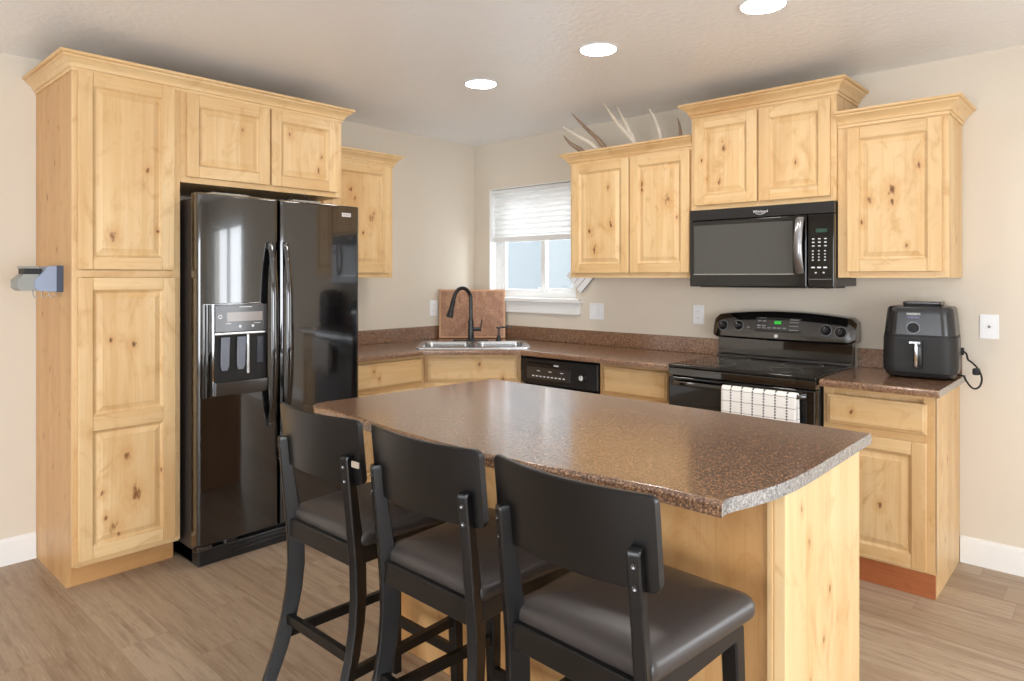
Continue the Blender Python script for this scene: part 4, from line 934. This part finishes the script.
for u0, u1, sd in ((-3.345, -2.88, 56), (-2.872, -2.41, 57.5), (-2.402, -1.93, 59)):
    raised_door('door', IB, u0, u1, IYB-0.029, 0.12, 0.66, iw, sd); slab_front('drawer', IB, u0, u1, IYB-0.029, 0.69, 0.845, iw, sd+0.7)
# island top
it = thing('island_countertop', 'brown speckled island countertop with a bowed seating edge', 'countertop', (2.58, -2.1, 0.863))
front = [(1.782, -2.553), (1.889, -2.556), (2.076, -2.570), (2.30, -2.595), (2.50, -2.608), (2.69, -2.612), (2.874, -2.597), (3.026, -2.575), (3.193, -2.552), (3.345, -2.555)]
right = [(3.341, -2.53), (3.347, -2.495), (3.364, -2.44), (3.382, -2.36), (3.392, -2.27), (3.396, -2.15), (3.394, -1.64)]
left = [(1.79, -1.618), (1.768, -1.64), (1.718, -2.35), (1.706, -2.47), (1.712, -2.51), (1.735, -2.538)]
outl = front + right + left
m = MB(); m.prism(outl, [], 0.871, ZC, 0.013, 4, bevel_if=lambda p: not (p.x > 3.335 and p.y > -2.556), mside=lambda p: p.x > 3.335 and p.y > -2.554)
m.build('slab', [M['lam'], M['lamend']], it, angle=40)  # right end faces carry the painted grey window sheen

# ------------------------------------------------------------------ stools
def make_stool(loc, rz, label):
    r = thing('counter_stool', label, 'stool', loc, 'black counter stools along the island')
    r.rotation_euler = (0, 0, 0)
    o0 = Vector(loc)
    def B(m, name, mat, **k):
        return m.build(name, mat, r, **k)
    L = lambda x, y, z: o0 + Vector((x, y, z))
    # rear posts, toed in to meet the curved back, sabre-curved below the seat
    for sx_ in (-1, 1):
        th_ = math.radians(20)*sx_
        rings = []
        prof = [(0.892, -0.234, 0.020), (0.889, -0.236, 0.025), (0.882, -0.237, 0.029), (0.80, -0.229, 0.036), (0.70, -0.219, 0.042), (0.64, -0.213, 0.046), (0.58, -0.208, 0.050), (0.50, -0.206, 0.050), (0.42, -0.212, 0.048), (0.34, -0.226, 0.045), (0.25, -0.252, 0.042), (0.16, -0.288, 0.040), (0.08, -0.325, 0.038), (0.0, -0.365, 0.036)]
        zs = sum([[(prof[i][0]*(1-t)+prof[i+1][0]*t, prof[i][1]*(1-t)+prof[i+1][1]*t, prof[i][2]*(1-t)+prof[i+1][2]*t) for t in (0, 0.5)] for i in range(len(prof)-1)], []) + [prof[-1]]
        for z, y, d in zs:
            cx_ = 0.002+sx_*(0.172+0.010*max(0, (0.5-z)/0.5))
            w_ = 0.0125
            pts = [(-w_, 0.003), (-w_+0.003, 0), (w_-0.003, 0), (w_, 0.003), (w_, d-0.003), (w_-0.003, d), (-w_+0.003, d), (-w_, d-0.003)]
            rings.append([L(cx_+p*math.cos(th_)-q*math.sin(th_)*1.0, y+p*math.sin(th_)+q*math.cos(th_), z) for p, q in pts])
        m = MB(); m.loft(rings); leg = B(m, 'rear_leg', M['satin'], angle=35)
        for z in (0.866, 0.826):
            m = MB(); y = -0.237+(0.882-z)*(0.008/0.082); m.lathe(L(0.002+sx_*0.172, y+0.0005, z), Vector((math.sin(th_), -math.cos(th_), 0)), [(0.005, 0), (0.005, 0.0025), (0.002, 0.0015), (0.0, 0.0015)], 12)
            m.build('bolt', M['gun'], leg)
    # curved backrest panel
    m = MB(); NB_ = 40; hw = 0.205; sag = 0.036
    def br(s_, z, off):
        x = hw*s_; return L(x-0.003, -0.231+sag*(s_*s_)+off - (z-0.825)*0.10, z)
    za, zb2 = 0.810, 0.990
    prof = []
    for s_i in range(NB_+1):
        s_ = math.sin(math.pi/2*(-1+2*s_i/NB_))
        e = abs(s_); q_ = max(0, (e-0.93)/0.07); inset = 0.014*(1-math.sqrt(max(0, 1-q_*q_)))
        ring = [(za+inset, 0.0), (za+inset, 0.012), (za+inset+0.004, 0.016), (zb2-inset-0.004, 0.016), (zb2-inset, 0.012), (zb2-inset, 0.003), (zb2-inset-0.003, 0.0), ]
        prof.append([br(s_, z, off) for z, off in ring])
    m.loft(prof); B(m, 'backrest', M['satin'], angle=40)
    # front legs
    for sx_ in (-1, 1):
        m = MB(); m.loft([[L(sx_*cx_+a*w_, cy_+b*w_, z) for a, b in [(-1, -0.8), (-0.8, -1), (0.8, -1), (1, -0.8), (1, 0.8), (0.8, 1), (-0.8, 1), (-1, 0.8)]] for z, cx_, cy_, w_ in [(0.0, 0.158, 0.200, 0.0145), (0.3, 0.154, 0.190, 0.018), (0.60, 0.148, 0.180, 0.020)]])
        B(m, 'front_leg', M['satin'], angle=35)
    # seat frame rails
    m = MB(); m.box((-0.168, -0.206, 0.583), (0.162, -0.184, 0.640), 0.002, 1, L); B(m, 'rear_rail', M['satin'])
    m = MB(); m.box((-0.160, 0.165, 0.585), (0.160, 0.187, 0.642), 0.002, 1, L); B(m, 'front_rail', M['satin'])
    for sx_ in (-1, 1):
        m = MB(); m.box((sx_*0.163-0.011, -0.19, 0.585), (sx_*0.163+0.011, 0.18, 0.642), 0.002, 1, L); B(m, 'side_rail', M['satin'])
    # padded seat
    def outl_(i):
        fw, rw = 0.198-i, 0.180-i; y0, y1 = -0.192+i, 0.212-i; rr = max(0.03-i*0.4, 0.012)
        pts = rrect(-1, 1, y0, y1, 0.0001, 1)
        P = []
        for (cx_, cy_, a0) in [(fw-rr, y1-rr, 0), (-(fw-rr), y1-rr, 90), (-(rw-rr), y0+rr, 180), (rw-rr, y0+rr, 270)]:
            P += arc(cx_, cy_, rr, a0, a0+90, 5)
        # let the back edge bow out
        return [L(x, y, 0).to_tuple()[:2] for x, y in P]
    m = MB(); m.loft([[Vector((p[0], p[1], o0.z+z)) for p in outl_(i)] for i, z in [(0.012, 0.625), (0.003, 0.634), (0.0, 0.645), (0.001, 0.660), (0.006, 0.669), (0.016, 0.677), (0.032, 0.684), (0.055, 0.689), (0.085, 0.692), (0.12, 0.694)]])
    B(m, 'seat_cushion', M['leather'], angle=60)
    # stretchers
    m = MB(); m.box((-0.168, -0.217, 0.322), (0.168, -0.197, 0.352), 0.003, 2, L); B(m, 'rear_stretcher', M['satin'])
    m = MB(); m.box((-0.15, 0.180, 0.175), (0.15, 0.200, 0.207), 0.003, 2, L); B(m, 'footrest', M['satin'])
    for sx_ in (-1, 1):
        m = MB(); m.loft([[L(sx_*xx+a, yy, zz+b) for a, b in [(-0.009, -0.014), (0.009, -0.014), (0.009, 0.014), (-0.009, 0.014)]] for xx, yy, zz in [(0.168, -0.225, 0.292), (0.153, 0.185, 0.292)]]); B(m, 'side_stretcher', M['satin'])
    r.rotation_euler = (0, 0, rz)
    return r
ST = make_stool((2.240, -2.62, 0), 0.0, 'black counter stool farthest left, in front of the fridge')
make_stool((2.709, -2.62, 0), math.radians(-1), 'black counter stool in the middle of the row of three')
make_stool((3.166, -2.628, 0), math.radians(-2.5), 'black counter stool nearest the camera, at the island\'s right end')

m = MB(); m.box((2.438, -2.848, 0.868), (2.470, -2.843, 0.884), 0.001, 1); m.build('worn_tag', plain('beige_tape', (176, 162, 144), 0.6), ST)
# ------------------------------------------------------------------ things on walls and cabinets
# antlers on top of the window-side wall cabinet
def antler(label, beam, tines, mats, rb):
    a = thing('antler', label, 'antler', beam[0], 'shed antlers on the cabinet')
    m = MB(); P = cr(beam, 6); m.tube(P, [rb*(1-0.55*i/(len(P)-1)) for i in range(len(P))], 10); m.build('beam', mats[0], a, angle=80)
    for pts, r0, mi in tines:
        P = cr(pts, 6); n = len(P)
        m = MB(); m.tube(P, [max(0.002, 1.3*r0*(1-(i/(n-1))**1.8*0.90)) for i in range(n)], 10); m.build('tine', mats[mi], a, angle=80)
BM = (M['horn'], M['bone'])
antler('brown and white antler nearest the window, on the cabinet top', [(1.30, -0.20, 2.160), (1.42, -0.24, 2.158), (1.52, -0.26, 2.160), (1.60, -0.22, 2.165)],
       [([(1.33, -0.22, 2.16), (1.283, -0.27, 2.215), (1.228, -0.32, 2.266), (1.195, -0.345, 2.315)], 0.014, 0),
        ([(1.45, -0.25, 2.16), (1.385, -0.28, 2.236), (1.30, -0.33, 2.30), (1.225, -0.39, 2.360)], 0.016, 1),
        ([(1.50, -0.26, 2.16), (1.452, -0.30, 2.25), (1.415, -0.40, 2.325), (1.385, -0.51, 2.405)], 0.013, 0)], BM, 0.02)
antler('pale antler with long forked tines on the cabinet beside the microwave cabinet', [(1.62, -0.24, 2.160), (1.75, -0.25, 2.158), (1.88, -0.25, 2.160), (2.0, -0.22, 2.165)],
       [([(1.72, -0.25, 2.16), (1.685, -0.30, 2.24), (1.655, -0.40, 2.315), (1.652, -0.545, 2.415)], 0.016, 1),
        ([(1.705, -0.27, 2.20), (1.69, -0.31, 2.27), (1.685, -0.38, 2.34), (1.69, -0.46, 2.405)], 0.012, 1),
        ([(1.88, -0.25, 2.16), (1.872, -0.27, 2.25), (1.868, -0.32, 2.32), (1.855, -0.36, 2.378)], 0.013, 1),
        ([(1.98, -0.24, 2.16), (2.0, -0.25, 2.21), (2.005, -0.27, 2.27), (1.996, -0.28, 2.318)], 0.010, 0)], BM, 0.02)

# small tilted white plank sign under the cabinet, beside the window
sg = thing('plank_sign', 'small tilted white slatted plaque below the antler cabinet', 'wall plaque', (1.10, -0.03, 1.33))
m = MB(); rt = Matrix.Rotation(math.radians(-45), 3, 'Y')
for i in range(4):
    o_ = -0.066+i*0.044
    b_ = bmesh.new(); bmesh.ops.create_cube(b_, size=1.0)
    for v in b_.verts:
        q = Vector((v.co.x*0.19, v.co.y*0.012, v.co.z*0.038+o_)); q = rt @ q; v.co = q+Vector((1.108, -0.030, 1.392))
    m.join(b_)
m.build('slats', M['white'], sg)
m = MB(); m.box((-0.09, -0.004, -0.087), (0.09, 0.004, 0.087), 0, 1, lambda u, n, z: (rt @ Vector((u, n, z)))+Vector((1.108, -0.020, 1.392))); m.build('backing', M['greypl'], sg)

# holder on the pantry side
hd = thing('wall_organizer', 'small blue-grey holder with hooks fixed to the pantry side', 'organizer', (0.3, PY0, 1.37))
OP = lambda pts, x0, x1: [[Vector((x, PY0+y, z)) for y, z in pts] for x in (x0, x1)]
m = MB(); m.loft(OP([(-0.026, 1.425), (-0.054, 1.423), (-0.106, 1.361), (-0.106, 1.332), (-0.093, 1.315), (-0.026, 1.310)], 0.32, 0.46)); m.build('body', M['bluegrey'], hd)
m = MB(); m.loft(OP([(-0.0005, 1.426), (-0.0258, 1.426), (-0.0258, 1.309), (-0.0005, 1.309)], 0.318, 0.462)); m.build('mount_plate', plain('dark_slate_plate', (62, 72, 92), 0.45), hd)
m = MB(); m.loft(OP([(-0.090, 1.388), (-0.142, 1.388), (-0.167, 1.363), (-0.167, 1.329), (-0.153, 1.316), (-0.090, 1.316)], 0.33, 0.45)); m.build('tray', M['greypl'], hd)
m = MB(); m.box((0.34, PY0-0.142, 1.388), (0.44, PY0-0.075, 1.412), 0.004, 2); m.build('clip', M['matte'], hd)
m = MB(); m.box((0.335, PY0-0.145, 1.412), (0.445, PY0-0.085, 1.423), 0.004, 2); m.build('lid', M['greypl'], hd)
for y in (-0.110, -0.078, -0.050):
    m = MB(); m.tube([(0.44, PY0+y, 1.316), (0.443, PY0+y, 1.298), (0.447, PY0+y+0.006, 1.286), (0.45, PY0+y+0.015, 1.286), (0.452, PY0+y+0.020, 1.297)], 0.0022, 8); m.build('hook', M['steel'], hd)
